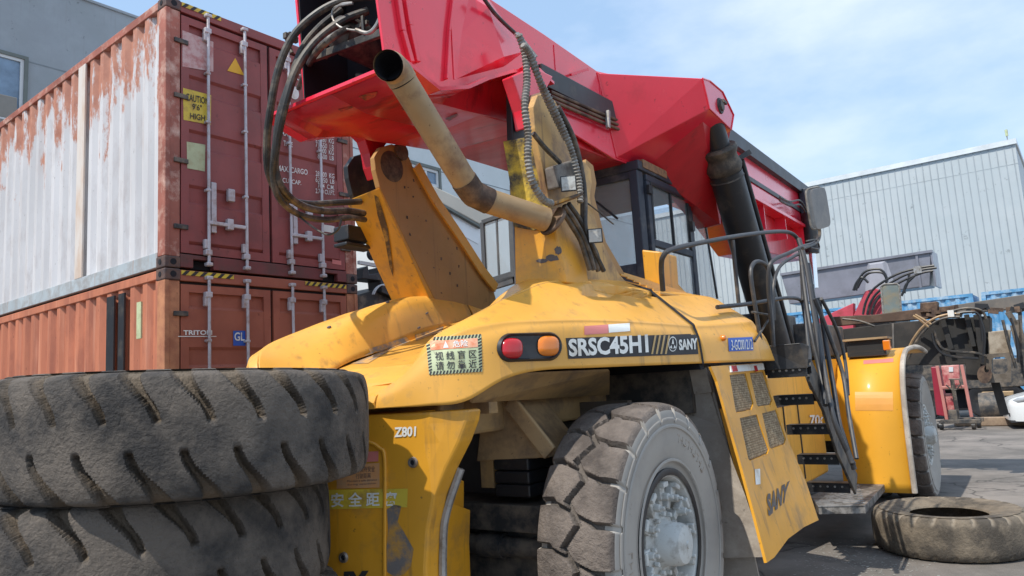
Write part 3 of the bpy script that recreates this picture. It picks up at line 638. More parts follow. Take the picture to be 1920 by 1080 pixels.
ax = MB(); ax.bb((-1.1, -.42, .90), (1.02, -.05, 1.06)); ax.bb((-1.1, -.30, .5), (.8, .3, .88)); ax.build('rear_axle', M['blackdusty'], RS, bevel=.01)
ax = MB(); ax.cyl((-.9, -.35, .80), (.9, -.35, .80), .06); ax.cyl((.35, -.35, .80), (.52, -.35, .80), .075); ax.build('steering_cylinder', M['blackdusty'], RS, smooth=True)
hs = MB(); hs.tube([P(825, 908, Y=-.75), P(848, 925, Y=-.78), P(860, 955, Y=-.78), P(852, 990, Y=-.76), P(843, 1008, Y=-.74)], .016, 8); hs.tube([P(846, 1000, Y=-.74), P(842, 1020, Y=-.72)], .024, 8, 0); hs.build('hydraulic_hose', M['rubberhose'], RS, smooth=True)
dkb = MB(); dkb.bb((-.6, .5, .55), (1.0, .56, 1.62)); dkb.bb((-.95, -.75, .3), (.2, -.7, .9)); dkb.build('dark_bulkhead', mat('grimy_bulkhead', (.12, .095, .075), .8, dirt=(.13, .10, .08), damt=.4), RS)
ub = MB(); ub.bb((-1.3, .9, 1.50), (1.30, 1.9, 1.84)); ub.bb((-.50, .85, 1.84), (.5, 2.0, 2.28)); ub.build('engine_bay', M['blackdusty'], RS)
sm = MB(); sm.hull([V3(1.45, .73, 1.80), V3(1.39, .73, 2.07), V3(1.10, .80, 2.33), V3(.72, .80, 2.56), V3(.5, .8, 1.8)], [V3(1.45, .80, 1.80), V3(1.39, .80, 2.07), V3(1.10, .85, 2.33), V3(.72, .85, 2.56), V3(.5, .85, 1.8)]); sm.build('hood_seal', M['void'], RS)
sl_ = crisp([[(1.457, .752, 1.835), (1.443, .752, 2.0), (1.410, .762, 2.105), (1.103, .812, 2.377), (.72, .812, 2.607), (.52, .812, 2.30)]])[0]
mb = MB(); mb.tube(sl_[:-1], .013, 8, 6); mb.build('hood_seam', M['void'], RS, smooth=True)
# mudguard sheet behind the wheel
mg = []
for px_l, px_r in (((1118, 702), (1322, 692)), ((1160, 722), (1333, 735)), ((1230, 752), (1352, 800)), ((1290, 800), (1375, 870)), ((1325, 880), (1398, 930)), ((1340, 980), (1418, 990)), ((1346, 1046), (1434, 1044))):
    mg.append([P(*px_l, Y=.93), P(*px_r, Y=.98)])
mb = MB(); k = 2; mb.add([p for r in mg for p in r], [(i*k, i*k+1, i*k+3, i*k+2) for i in range(len(mg)-1)])
mb.add([p+Vector((-.02, .03, 0)) for r in mg for p in r], [(i*k, i*k+2, i*k+3, i*k+1) for i in range(len(mg)-1)])
mb.build('mudguard', M['greydust'], RS, solid=.012)
mb = MB(); mb.poly([P(1118, 700, Y=.90), P(1322, 690, Y=.90), P(1335, 735, Y=.95), P(1118, 760, Y=.95)], (0, .03, 0)); mb.poly([(.3, 1.0, 1.82), (1.40, 1.0, 1.82), (1.55, 1.0, .9), (1.62, 1.0, .35), (.3, 1.0, .35)], (0, .02, 0)); mb.build('mudguard_backing', M['greydust'], RS)
# side panel with grilles
def xp(z): return 1.52+(1.80-z)*.225
def sp_(px, py):   # point on the flared panel plane x = 1.52+(1.8-z)*.225
    o_, r_ = MF.ray(px, py); t = (1.52+.225*1.8 - o_.x - .225*o_.z)/(r_.x+.225*r_.z); return o_+r_*t
q = [(1333, 687), (1428, 680), (1448, 740), (1480, 830), (1512, 905), (1535, 975), (1508, 988), (1478, 1010), (1452, 1045), (1438, 1055), (1415, 965), (1392, 880), (1368, 795), (1345, 715)]
pn = [sp_(*a) for a in q]
def poly_holes(out_, holes, d, name, mt, parent):
    loops = [out_]+holes; tri_ = tessellate_polygon(loops); flatv = [p for l_ in loops for p in l_]; d = Vector(d); n = len(flatv)
    mb = MB(); mb.add(flatv+[p+d for p in flatv], [tuple(t) for t in tri_]+[tuple(i+n for i in t) for t in tri_])
    b = 0
    for l_ in loops:
        m_ = len(l_); mb.f += [(b+i, b+(i+1) % m_, b+(i+1) % m_+n, b+i+n) for i in range(m_)]; b += m_
    return mb.build(name, mt, parent)
gr = [[(1368, 703), (1398, 700), (1413, 756), (1409, 768), (1381, 774), (1379, 768)], [(1406, 699), (1431, 697), (1448, 750), (1445, 759), (1422, 763), (1419, 759)],
      [(1387, 784), (1419, 777), (1442, 843), (1439, 851), (1406, 864), (1403, 860)], [(1429, 775), (1455, 768), (1474, 823), (1471, 833), (1447, 842), (1443, 838)]]
gh = [[sp_(*a) for a in g_] for g_ in gr]
SP = poly_holes(pn, gh, (-.018, 0, -.004), 'side_panel', M['yellow_deep'], RS)
for g_ in gh:
    g2 = [p+Vector((-.014, 0, 0)) for p in g_]; mb = MB(); mb.add(g2, [tuple(range(len(g2)))]); mb.add([p+Vector((-.05, 0, 0)) for p in g2], [tuple(range(len(g2)))])
    lo_y, hi_y = min(p.y for p in g_), max(p.y for p in g_); lo_z, hi_z = min(p.z for p in g_), max(p.z for p in g_); gl = MB(); c_ = sum(g2, Vector())/len(g2)
    def inside(y, z):
        r_ = False; n_ = len(g2)
        for i in range(n_):
            a, b_ = g2[i], g2[(i+1) % n_]
            if (a.z > z) != (b_.z > z) and y < (b_.y-a.y)*(z-a.z)/(b_.z-a.z)+a.y: r_ = not r_
        return r_
    st_ = .016; zz = lo_z
    while zz < hi_z:
        ys = [lo_y+i*.006 for i in range(int((hi_y-lo_y)/.006)+1) if inside(lo_y+i*.006, zz)]
        if ys: xx = xp(zz)-.010; gl.bb((xx-.002, min(ys), zz-.002), (xx+.002, max(ys), zz+.002))
        zz += st_
    yy = lo_y
    while yy < hi_y:
        zs = [lo_z+i*.006 for i in range(int((hi_z-lo_z)/.006)+1) if inside(yy, lo_z+i*.006)]
        if zs: gl.bar((xp(min(zs))-.010, yy, min(zs)), (xp(max(zs))-.010, yy, max(zs)), .004, .004)
        yy += st_
    go = mb.build('grille_backing', mat('grille_backing_paint', (.17, .12, .07), .8), SP); gl.build('grille', M['mesh'], SP)
bvp = bvh_of(SP)
mb = MB(); mb.poly([sp_(1366, 686), sp_(1428, 681), sp_(1431, 693), sp_(1369, 698)], (.012, 0, 0)); RT = mb.build('reflector', M['white'], SP)
for a, b_ in ((1368, 1377), (1410, 1415)):
    mb = MB(); mb.poly([p+Vector((.013, 0, 0)) for p in (sp_(a, 686), sp_(b_, 685.5), sp_(b_+3, 696), sp_(a+3, 697))], (.003, 0, 0)); mb.build('red_mark', M['lamp_red'], RT)
text_on(MF, bvp, 'SANY', [(1436, 928), (1480, 901), (1474, 939), (1440, 970)], M['ink_grey'], SP, .004, .05)
for q in ([(1414, 880), (1424, 879), (1425, 908), (1416, 909)],): decal_on(MF, bvp, q, M['white'], SP, .004)
# ---- hood marks
q = [(1060, 634), (1305, 626), (1309, 664), (1065, 673)]
bh = bvh_of(HOOD)
band = decal_on(MF, bh, q, M['ink'], HOOD, .003, 24, 'name_band'); text_on(MF, bh, 'SRSC45H1', [(1064, 636), (1213, 627), (1215, 661), (1066, 669)], M['white'], band, .006, .035)
st_ = mat('stripe_gold', (.45, .30, .12), .5)
for i in range(4):
    x_ = 1220+i*8.5; q2 = [(x_+6, 629), (x_+9.5, 629), (x_+3, 664), (x_-.5, 664)]; decal_on(MF, bh, q2, st_, band, .006, 4, 'stripe')
uv, fs = text_mesh('SANY', .045); lay(MF, bh, uv, fs, [(1271, 637), (1306, 634), (1307, 655), (1272, 657)], .006).build('lettering', M['white'], band, fix=False)
# round emblem: ring with a three-bladed mark
ring = [(math.cos(2*PI*i/28), math.sin(2*PI*i/28)) for i in range(28)]
def em(pts): return [(1260+8*x_, 645.5-14*y_) for x_, y_ in pts]
def lay_px(F, b, pts, fs, off, mt, parent, name):
    v = [surf(F, b, *p, off) for p in pts]; mb = MB(); mb.v = [p or Vector((0, 0, 0)) for p in v]; mb.f = [f for f in fs if all(v[i] is not None for i in f)]; return mb.build(name, mt, parent, fix=False)
o1 = em([(a*1.0, b_*1.0) for a, b_ in ring]); i1 = em([(a*.88, b_*.88) for a, b_ in ring])
lay_px(MF, bh, o1+i1, [(i, (i+1) % 28, 28+(i+1) % 28, 28+i) for i in range(28)], .006, M['white'], band, 'emblem')
lay_px(MF, bh, em([(0, .85), (.28, -.05), (0, .08), (-.28, -.05), (.75, -.45), (.33, -.12), (.12, -.62), (-.75, -.45), (-.33, -.12), (-.12, -.62)]), [(0, 3, 2), (0, 2, 1), (4, 5, 6), (7, 9, 8)], .007, M['white'], band, 'emblem')
decal_on(MF, bh, [(1095, 612), (1140, 609), (1140, 625), (1095, 628)], M['pink'], HOOD, .003, 5); wq = [(1140, 609), (1180, 606), (1181, 621), (1141, 624)]
decal_on(MF, bh, wq, M['white'], HOOD, .003, 5); 
tb = text_on(MF, bvh_of(FHOOD), '3-GC001212', [(1369, 638), (1408, 636), (1410, 655), (1370, 657)], M['white'], FHOOD, .008, .01)
decal_on(MF, bvh_of(FHOOD), [(1364, 634), (1410, 632), (1412, 657), (1366, 659)], M['blue'], FHOOD, .004, 5, 'number_plate')
p_ = surf(MF, bvh_of(FHOOD), 1354, 634, 0); mb = MB(); mb.lathe([(0, .03), (.014, .028), (.02, .02), (.022, 0)], p_, (.97, -.25, 0), 16); mb.build('marker_lamp', M['lamp_amber'], FHOOD, smooth=True)
# warning sticker with hatched border
q = [(799, 634), (902, 627), (904, 697), (805, 703)]
stk = decal_on(MF, bh, q, M['green_decal'], HOOD, .003, 12)
def hatch(q, parent, b, n1, n2, th=.065, tv=.09):
    for (u0, v0, u1, v1, n, hor) in ((0, 1-tv, 1, 1, n1, 1), (0, 0, 1, tv, n1, 1), (0, tv, th, 1-tv, n2, 0), (1-th, tv, 1, 1-tv, n2, 0)):
        mb = MB(); Q = [(*p, 0) for p in q]
        for i in range(n):
            if hor: c_ = [(u0+(u1-u0)*(i+a)/n, v) for a, v in ((.0, v0), (.5, v0), (.95, v1), (.45, v1))]
            else: c_ = [(u, v0+(v1-v0)*(i+a)/n) for u, a in ((u0, 0), (u1, .45), (u1, .95), (u0, .5))]
            pts = [surf(MF, b, *quad_at(Q, u, v)[:2], .005) for u, v in c_]
            if all(pts): mb.add(pts, [(0, 1, 2, 3)])
        mb.build('hazard_border', M['ink'], parent, fix=False)
hatch(q, stk, bh, 16, 10)
decal_on(MF, bh, sub_q(q, .07, .66, .93, .90), M['orange_decal'], stk, .005, 6, 'header')
text_on(MF, bh, '危险', sub_q(q, .48, .69, .75, .87), M['white'], stk, .007, .01); lay_px(MF, bh, [tuple(quad_at([(*p, 0) for p in q], u, v)[:2]) for u, v in ((.30, .69), (.40, .69), (.35, .88))], [(0, 1, 2)], .007, M['white'], stk, 'warning_triangle')
text_on(MF, bh, '视 线 盲 区', sub_q(q, .14, .37, .90, .60), M['ink'], stk, .006, .012); text_on(MF, bh, '请 勿 靠 近', sub_q(q, .14, .11, .90, .34), M['ink'], stk, .006, .012)
# tail lamp cluster
tl = MB(); pts = []
for i in range(40):
    a = 2*PI*i/40; ca, sa = math.cos(a), math.sin(a); x_ = 992 + (36 if ca > 0 else -36)*(1 if abs(ca) > .0 else 0) + 25*ca; y_ = 651 - 27*sa - (x_-992)*.03; pts.append((x_, y_))
cen = [surf(MF, bh, 992, 651, .004)]; ringv = [surf(MF, bh, *p, .004) for p in pts]; ring_in = [surf(MF, bh, 992+(x_-992)*.93, 651+(y_-651)*.87, .022) for x_, y_ in pts]; ring_c = [surf(MF, bh, 992+(x_-992)*.86, 651+(y_-651)*.76, .008) for x_, y_ in pts]
tl.add(ringv+ring_in+ring_c+cen, [(i, (i+1) % 40, 40+(i+1) % 40, 40+i) for i in range(40)]+[(40+i, 40+(i+1) % 40, 80+(i+1) % 40, 80+i) for i in range(40)]+[(80+i, 80+(i+1) % 40, 120) for i in range(40)])
TL_ = tl.build('tail_lamp', M['black'], HOOD, smooth=True, ang=30)
for (cx, cy, mt, nm) in ((958, 654, 'lamp_red', 'brake_lens'), (1026, 649, 'lamp_amber', 'turn_lens')):
    mb = MB(); vs = []; nr = 6
    for j in range(nr+1):
        rr = 1-j/nr; h_ = .012+.022*math.sqrt(max(0, 1-rr**3))
        for i in range(24):
            a = 2*PI*i/24; ca, sa = math.cos(a), math.sin(a); se = 1/ (abs(ca)**3+abs(sa)**3)**(1/3)
            vs.append(surf(MF, bh, cx+21*rr*ca*se*.95, cy-20*rr*sa*se*.95, h_))
    mb.add(vs, [(j*24+i, j*24+(i+1) % 24, (j+1)*24+(i+1) % 24, (j+1)*24+i) for j in range(nr) for i in range(24)]); mb.build(nm, M[mt], TL_, smooth=True)
# counterweight marks
text_on(MF, bvc, 'Z801', [(740, 801), (781, 799), (780, 818), (740, 820)], M['white'], CW, .004, .035)
q = [(560, 919), (765, 916), (764, 951), (560, 956)]; yb = decal_on(MF, bvc, q, M['yellow_tape'], CW, .003, 14); text_on(MF, bvc, '安 全 距 离', [(622, 924), (745, 921), (745, 948), (622, 951)], M['white'], yb, .006, .02)
q = [(632, 872), (712, 868), (712, 914), (632, 916)]; cb = decal_on(MF, bvc, q, mat('orange_label', (.62, .30, .12), .6, dirt=(.55, .33, .18), damt=.4, dscale=12), CW, .003, 8)
text_on(MF, bvc, '请保持安全', [(668, 875), (704, 873), (704, 884), (668, 886)], M['ink_grey'], cb, .006); text_on(MF, bvc, '行驶距离', [(668, 888), (696, 886), (696, 896), (668, 898)], M['ink_grey'], cb, .006)
text_on(MF, bvc, 'Maintain a safe distance', [(652, 900), (708, 897), (708, 901), (652, 904)], M['ink_grey'], cb, .006); text_on(MF, bvc, 'during operation', [(652, 907), (706, 904), (706, 908), (652, 911)], M['ink_grey'], cb, .006)
decal_on(MF, bvc, [(686, 847), (710, 846), (710, 865), (686, 866)], M['pink'], CW, .003, 4)
text_on(MF, bvc, 'SANY', [(560, 1074), (692, 1069), (690, 1120), (560, 1126)], M['ink'], CW, .004, .05)
# scraped patch: ragged outline
rnd = random.Random(3); pts = [(x_+rnd.uniform(-4, 4), y_+rnd.uniform(-4, 4)) for x_, y_ in ((728, 955), (740, 945), (752, 952), (750, 975), (760, 1000), (772, 1030), (768, 1062), (758, 1079), (740, 1079), (726, 1070), (724, 1030), (726, 990))]
lay_px(MF, bvc, pts, [tuple(range(len(pts)))], .003, M['scrape'], CW, 'scrape_mark')
# bolts and patchy dark bands on the deck and horns
for q in ([(690, 655), (760, 632), (770, 640), (700, 668)], [(652, 683), (700, 658), (735, 655), (690, 682)], [(778, 628), (832, 612), (828, 622), (780, 640)]):
    decal_on(MF, bv, q, mat('patchy_dark_band', (.24, .20, .17), .85, dirt=(.62, .33, .08), damt=.45, dscale=16), DECK, .003, 8, 'dark_band')
for q in ((617, 614), (727, 567), (785, 615), (800, 588)):
    p_ = surf(MF, bv, *q, 0)
    if p_: mb = MB(); mb.lathe([(0, .008), (.014, .008), (.017, 0)], p_, (0, -.5, .85), 8); mb.build('bolt', M['ink_grey'], HOOD)
# ---- wheels
def rim_parts(parent, xo, R, detailed=True):
    r = MB(); r.lathe([(.36, -.30), (.36, -.06), (.375, -.035), (.395, -.03), (.40, -.045), (.41, -.06), (.41, -.12)], (0, 0, 0), (1, 0, 0), 48)
    ro = r.build('rim', M['hub'], parent, smooth=True); d_ = MB(); d_.lathe([(.0, -.22), (.20, -.22), (.24, -.20), (.32, -.20), (.36, -.19)], (0, 0, 0), (1, 0, 0), 48); d_.build('wheel_disc', M['ink_grey'], ro, smooth=True)  # disc coloured dark to stand for the shade in the gaps between clamps
    h = MB(); h.lathe([(0, .075), (.02, .075), (.022, .068), (.08, .066), (.105, .055), (.118, .03), (.122, -.05), (.135, -.08), (.20, -.10), (.205, -.22)], (0, 0, 0), (1, 0, 0), 40); h.build('hub_cap', M['hub'], ro, smooth=True)
    if not detailed: return
    for i in range(12):
        a = 2*PI*(i+.3)/12; c, s = math.cos(a), math.sin(a); rot = Matrix.Rotation(a, 3, 'X')
        k = MB()
        k.box(rot @ Vector((-.12, .235, 0)), (.10, .07, .040), rot); k.box(rot @ Vector((-.075, .30, 0)), (.045, .10, .062), rot); k.box(rot @ Vector((-.05, .335, 0)), (.05, .03, .066), rot)
        k.cyl(rot @ Vector((-.08, .165, 0)), rot @ Vector((-.05, .165, 0)), .016, seg=6)
        k.cyl(rot @ Vector((-.08, .265, 0)), rot @ Vector((-.015, .265, 0)), .024, seg=6); k.cyl(rot @ Vector((-.02, .265, 0)), rot @ Vector((.012, .265, 0)), .012, seg=10)
        k.build('wheel_clamp', M['hub'], ro, bevel=.006)
RW = .815
mbt, gvt = tyre_mb(RW, .385, .47, 22, 40, g_block, .044, ntread=60)
def wheel(x, y, mirror=False, detailed=True, turn=0., label=None, mesh=None):
    if mesh is None: o = tyre_obj('wheel', mbt, gvt, M['tread'], RS); o.data.materials.append(M['sidewall'])
    else: o = bpy.data.objects.new('wheel', mesh); col.objects.link(o); o.parent = RS
    o.location = (x, y, RW-.005); o.rotation_euler = (turn, 0, PI if mirror else 0)
    return o
w1 = wheel(1.5-.235, 0, turn=.42)
me = w1.data   # sidewalls get their own rubber
for p in me.polygons:
    r_ = math.hypot(p.center.y, p.center.z)
    if r_ < RW-.05 and abs(p.center.x) > .17: p.material_index = 1
rim_parts_root = bpy.data.objects.new('rim_mount', None)
def add_rim(wh, off=.225, detailed=True):
    n0 = set(bpy.data.objects); rim_parts(wh, 0, RW, detailed)
    for o in set(bpy.data.objects)-n0:
        if o.parent is wh: o.location = (off, 0, 0)
add_rim(w1)
# moulded lettering and ring on the outer sidewall
for i, a in enumerate([.22+.085*k for k in range(9)]+[2.6+.08*k for k in range(7)]+[3.9+.08*k for k in range(6)]):
    if i in (0, 9, 16): mb = MB()
    rr = .60; rot = Matrix.Rotation(a, 3, 'X'); c_ = rot @ Vector((.232, rr, 0)); mb.box(c_, (.006, .045, .006), rot); mb.box(rot @ Vector((.232, rr+.02*((i % 3)-1), .012)), (.006, .008, .03), rot)
    if i in (8, 15, 21): mb.build('sidewall_lettering', M['greydust'], w1)
w2 = wheel(-1.265, 0, True, mesh=me); add_rim(w2, detailed=False)
for sx_ in (1, -1):
    for xx in (1.845, 1.30):
        wf = wheel(sx_*xx, 7.05, sx_ < 0, turn=1.1+xx, mesh=me)
        if xx > 1.5: add_rim(wf, detailed=sx_ > 0)
# ---- towers that carry the boom pivot
def tower(name, rear_l, rear_r, side_px, xl, xr, xs):
    pass
Lx0, Lx1 = -.95, -.60
side = [P(*q, X=Lx1) for q in ((704, 318), (702, 295), (714, 276), (735, 270), (757, 280), (768, 296), (778, 322), (812, 378), (858, 445), (900, 510), (925, 541))]
side = [(p.y, p.z) for p in side] + [(1.35, 2.2), (.62, 2.2), (P(830, 590, X=Lx1).y, P(830, 590, X=Lx1).z), (P(770, 470, X=Lx1).y, P(770, 470, X=Lx1).z), (P(712, 350, X=Lx1).y, P(712, 350, X=Lx1).z)]
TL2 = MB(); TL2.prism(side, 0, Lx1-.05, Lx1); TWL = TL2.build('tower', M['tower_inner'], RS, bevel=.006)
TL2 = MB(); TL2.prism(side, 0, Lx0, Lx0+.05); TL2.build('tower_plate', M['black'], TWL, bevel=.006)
zt_ = P(712, 350, X=Lx1).z; e0 = (P(712, 350, X=Lx1).y-.0, zt_); e1 = (P(830, 590, X=Lx1).y, P(830, 590, X=Lx1).z)
core = MB(); core.hull([V3(Lx0-.02, e0[0]-.012, e0[1]-.04), V3(Lx1-.0, e0[0]-.012, e0[1]-.01), V3(Lx1-.0, e1[0]-.012, e1[1]-.1), V3(Lx0-.06, e1[0]-.012, e1[1]-.1)],
                      [V3(Lx0-.02, e0[0]+.25, e0[1]-.04), V3(Lx1-.052, e0[0]+.25, e0[1]-.01), V3(Lx1-.052, e1[0]+.5, e1[1]-.1), V3(Lx0-.06, e1[0]+.5, e1[1]-.1)])
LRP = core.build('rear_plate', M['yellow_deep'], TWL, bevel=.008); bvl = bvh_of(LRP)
for pts in ([(683, 372), (690, 370), (699, 392), (704, 440), (712, 500), (716, 530), (706, 520), (698, 470), (690, 420), (684, 392)], [(702, 365), (710, 370), (718, 395), (728, 430), (733, 470), (738, 520), (731, 500), (722, 450), (708, 402)]):
    lay_px(MF, bvl, pts, [tuple(range(len(pts)))], .003, mat('oil_stain', (.10, .055, .02), .5, dirt=(.45, .24, .04), damt=.35, dscale=14), LRP, 'oil_run')
pc = P(735, 312, X=Lx1); mb = MB(); mb.lathe([(0, .016), (.07, .016), (.10, .010), (.125, 0)], pc, (1, 0, 0), 28); mb.build('pivot_pin', M['burnt'], TWL, smooth=True)
bvt = bvh_of(TWL); rnd = random.Random(21)
for i in range(26):
    cx, cy = rnd.uniform(755, 860), rnd.uniform(330, 560); L_ = rnd.uniform(2, 7); pts = [(cx-1.2, cy-L_*.5), (cx+rnd.uniform(.8, 2), cy-L_*.4), (cx+rnd.uniform(.5, 3), cy+L_*.5), (cx-rnd.uniform(.2, 1.5), cy+L_*.3)]
    o_ = lay_px(MF, bvt, pts, [(0, 1, 2, 3)], .003, M['burnt'], TWL, 'paint_chip')
lay_px(MF, bvt, [(712, 300), (726, 276), (748, 274), (764, 292), (770, 330), (758, 380), (748, 420), (742, 375), (732, 410), (726, 360), (714, 340)], [tuple(range(11))], .0025, mat('grease_halo', (.20, .10, .04), .5, dirt=(.08, .045, .025), damt=.45, dscale=9), TWL, 'grease_mark')
# flange strip along the front edge
mb = MB(); fl = [P(*q, X=Lx1) for q in ((775, 312), (812, 378), (858, 445), (900, 510), (925, 541))]
for a, b_ in zip(fl[:-1], fl[1:]): mb.bar(a+V3(.03, 0, 0), b_+V3(.03, 0, 0), .09, .02, (1, 0, .0))
mb.build('edge_flange', M['yellow'], TWL)
# right tower
Rx0, Rx1 = .60, .88
sideR = [P(*q, X=Rx1) for q in ((1003, 240), (1000, 200), (1008, 178), (1024, 174), (1042, 190), (1058, 225), (1084, 300), (1096, 303), (1108, 318), (1110, 342), (1106, 372), (1128, 450), (1160, 512))]
sideR = [(p.y, p.z) for p in sideR] + [(1.25, 2.3), (.0, 2.3)] + [(p.y, p.z) for p in (P(1056, 492, X=Rx1), P(1030, 380, X=Rx1))]
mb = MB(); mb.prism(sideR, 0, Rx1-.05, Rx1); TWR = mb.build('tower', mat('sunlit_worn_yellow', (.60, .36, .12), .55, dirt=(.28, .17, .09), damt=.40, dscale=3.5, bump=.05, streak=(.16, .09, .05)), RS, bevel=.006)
sideI = [(-.18, 3.42), (-.16, 3.75), (0, 3.84), (.14, 3.80), (.25, 3.6), (.6, 2.9), (.9, 2.35), (-.15, 2.35)]
mb = MB(); mb.prism(sideI, 0, Rx0, Rx0+.05); mb.build('tower_plate', M['black'], TWR, bevel=.006)
q = [P(944, 268, Y=-.20), P(1003, 258, Y=-.16), P(1031, 380, Y=-.12), P(1056, 492, Y=-.10), P(1062, 530, Y=-.10), P(966, 540, Y=-.18), P(964, 430, Y=-.18), P(956, 340, Y=-.20)]
mb = MB(); mb.poly(q, (0, .30, 0)); RP = mb.build('rear_plate', M['yellow_deep'], TWR, bevel=.01)
q = [P(943, 265, Y=-.22), P(1003, 254, Y=-.18), P(1030, 380, Y=-.14), P(1038, 425, Y=-.13), P(1000, 432, Y=-.17), P(962, 425, Y=-.20), P(955, 340, Y=-.22)]
mb = MB(); mb.poly(q, (0, .012, 0)); mb.build('worn_plate', mat('scuffed_yellow_paint', (.66, .44, .03), .6, dirt=(.045, .035, .025), damt=.46, dscale=5, bump=.2, streak=(.10, .07, .04)), TWR, bevel=.004)
bvr = bvh_of(RP)
rnd = random.Random(5)
for cx, cy, wx, wy in ((1046, 470, 8, 10), (1036, 484, 16, 8), (1016, 489, 14, 5), (985, 494, 20, 3)):
    pts = [(cx+wx*math.cos(a*PI/9)*rnd.uniform(.6, .95), cy+wy*math.sin(a*PI/9)*rnd.uniform(.6, .95)) for a in range(18)]; lay_px(MF, bvr, pts, [tuple(range(18))], .004, M['ink_grey'], RP, 'paint_chip')
mb = MB(); mb.poly([P(*q, X=.78) for q in ((1092, 300), (1106, 312), (1112, 345), (1108, 370), (1130, 455), (1165, 515), (1120, 515), (1085, 380))], (.03, 0, 0)); mb.build('gusset_plate', M['tower_inner'], TWR, bevel=.004)
p_ = P(1102, 327, X=.815); mb = MB(); mb.lathe([(0, .004), (.028, .004), (.028, 0)], p_, (1, 0, 0), 16); mb.build('lifting_hole', M['void'], TWR)
pb = MB(); pb.cyl((-.98, .06, 3.66), (-.58, .06, 3.66), .07); pb.cyl((.58, -.05, 3.64), (.86, -.05, 3.64), .07); pb.build('pivot_shaft', M['burnt'], RS, smooth=True)
# ---- boom
BO = MB()
side = [(-1.16, 3.60), (-.88, 3.52), (-.62, 3.62), (-.40, 3.75), (-.10, 3.90), (.10, 3.97), (.29, 4.055), (.48, 4.06), (.62, 3.95), (.9, 3.78), (1.70, 3.72), (3.9, 3.86), (4.6, 4.05), (4.7, 4.78), (2.1, 4.62), (1.47, 4.48), (.62, 4.50), (-.15, 4.50), (-1.30, 4.70)]
XB = .47
mb = MB(); loop = [(y, z) for y, z in side]
mb.prism(side, 0, XB-.02, XB); mb.prism([(-1.0, 3.66), (-.88, 3.6)]+side[2:-1]+[(-1.08, 4.66)], 0, -.44, -.42)
BOOM = mb.build('boom', M['red'], RS, bevel=.005)
mb = MB(); mb.poly([(-.44, -1.08, 4.68), (.45, -1.3, 4.70), (.45, -.15, 4.50), (-.45, -.15, 4.50)], (0, 0, -.02)); mb.poly([(-.45, -.15, 4.50), (.45, -.15, 4.50), (.45, 1.47, 4.48), (-.45, 1.47, 4.48)], (0, 0, -.02)); mb.poly([(-.45, 1.47, 4.48), (.45, 1.47, 4.48), (.45, 4.7, 4.78), (-.45, 4.7, 4.78)], (0, 0, -.02)); mb.build('top_plate', M['red'], BOOM)
# underside: wide head plate with a turned lip, narrowing to a deep box between the towers
W0 = .58; und = [(-1.18, 3.60, W0), (-.90, 3.525, W0), (-.62, 3.625, W0), (-.40, 3.755, W0), (-.10, 3.905, W0), (.10, 3.975, W0-.02), (.29, 4.06, W0-.04), (.55, 4.05, W0-.08)]
xb = .42; inn = [(-1.16, 3.60), (-.88, 3.56), (-.62, 3.58), (-.40, 3.60), (-.10, 3.64), (.10, 3.67), (.29, 3.70), (.55, 3.71)]
mb = MB()
for s_ in (1, -1):
    rows = []
    for (y, z, w_), (y2, z2) in zip(und, inn): rows += [V3(s_*w_, y, z), V3(s_*(w_-.12), y, z-.012), V3(s_*xb, y2, z2), V3(0, y2, z2)]
    n = len(und); mb.add(rows, [(i*4+j, i*4+j+1, (i+1)*4+j+1, (i+1)*4+j) for i in range(n-1) for j in range(3)])
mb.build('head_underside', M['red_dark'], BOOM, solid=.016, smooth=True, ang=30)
mb = MB()
for s_ in (1, -1):
    tb_ = [V3(s_*w_, y, z) for y, z, w_ in und]; n = len(tb_)
    for a, b_ in zip(tb_[:-1], tb_[1:]): mb.bar(a, b_, .13 if s_ > 0 else .10, .022, (0, 0, 1))
mb.bar((-W0, -1.17, 3.61), (W0, -1.17, 3.61), .05, .022, (0, 0, 1))
mb.build('edge_flange', M['red'], BOOM)
lb = [(-1.14, 3.60), (-.9, 3.57), (-.55, 3.585), (.0, 3.64), (.4, 3.69), (1.95, 3.735), (2.1, 3.9), (.6, 4.1), (-.2, 3.95), (-.9, 3.75)]
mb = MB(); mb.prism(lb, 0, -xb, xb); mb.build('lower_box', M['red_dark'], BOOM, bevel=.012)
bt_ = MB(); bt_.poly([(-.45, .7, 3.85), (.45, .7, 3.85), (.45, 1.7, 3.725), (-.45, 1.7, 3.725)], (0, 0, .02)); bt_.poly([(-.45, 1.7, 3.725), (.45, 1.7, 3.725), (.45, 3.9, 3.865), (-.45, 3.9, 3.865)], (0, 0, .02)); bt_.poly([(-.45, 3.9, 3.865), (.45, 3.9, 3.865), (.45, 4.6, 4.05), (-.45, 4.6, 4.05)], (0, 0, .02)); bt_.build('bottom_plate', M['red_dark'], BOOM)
# head side stiffeners
def rib_px(pxs, X, w_, dx=.03, mt='red', name='stiffener'):
    mb = MB()
    for a, b_ in zip(pxs[:-1], pxs[1:]): mb.bar(P(*a, X=X)+V3(dx/2, 0, 0), P(*b_, X=X)+V3(dx/2, 0, 0), w_, dx, (1, 0, 0))
    return mb.build(name, M[mt], BOOM, bevel=.004)
rib_px([(742, -6), (752, 60), (768, 118)], XB, .035); rib_px([(757, -6), (766, 50), (780, 118)], XB, .035); rib_px([(846, -10), (838, 60), (833, 150)], XB, .014)
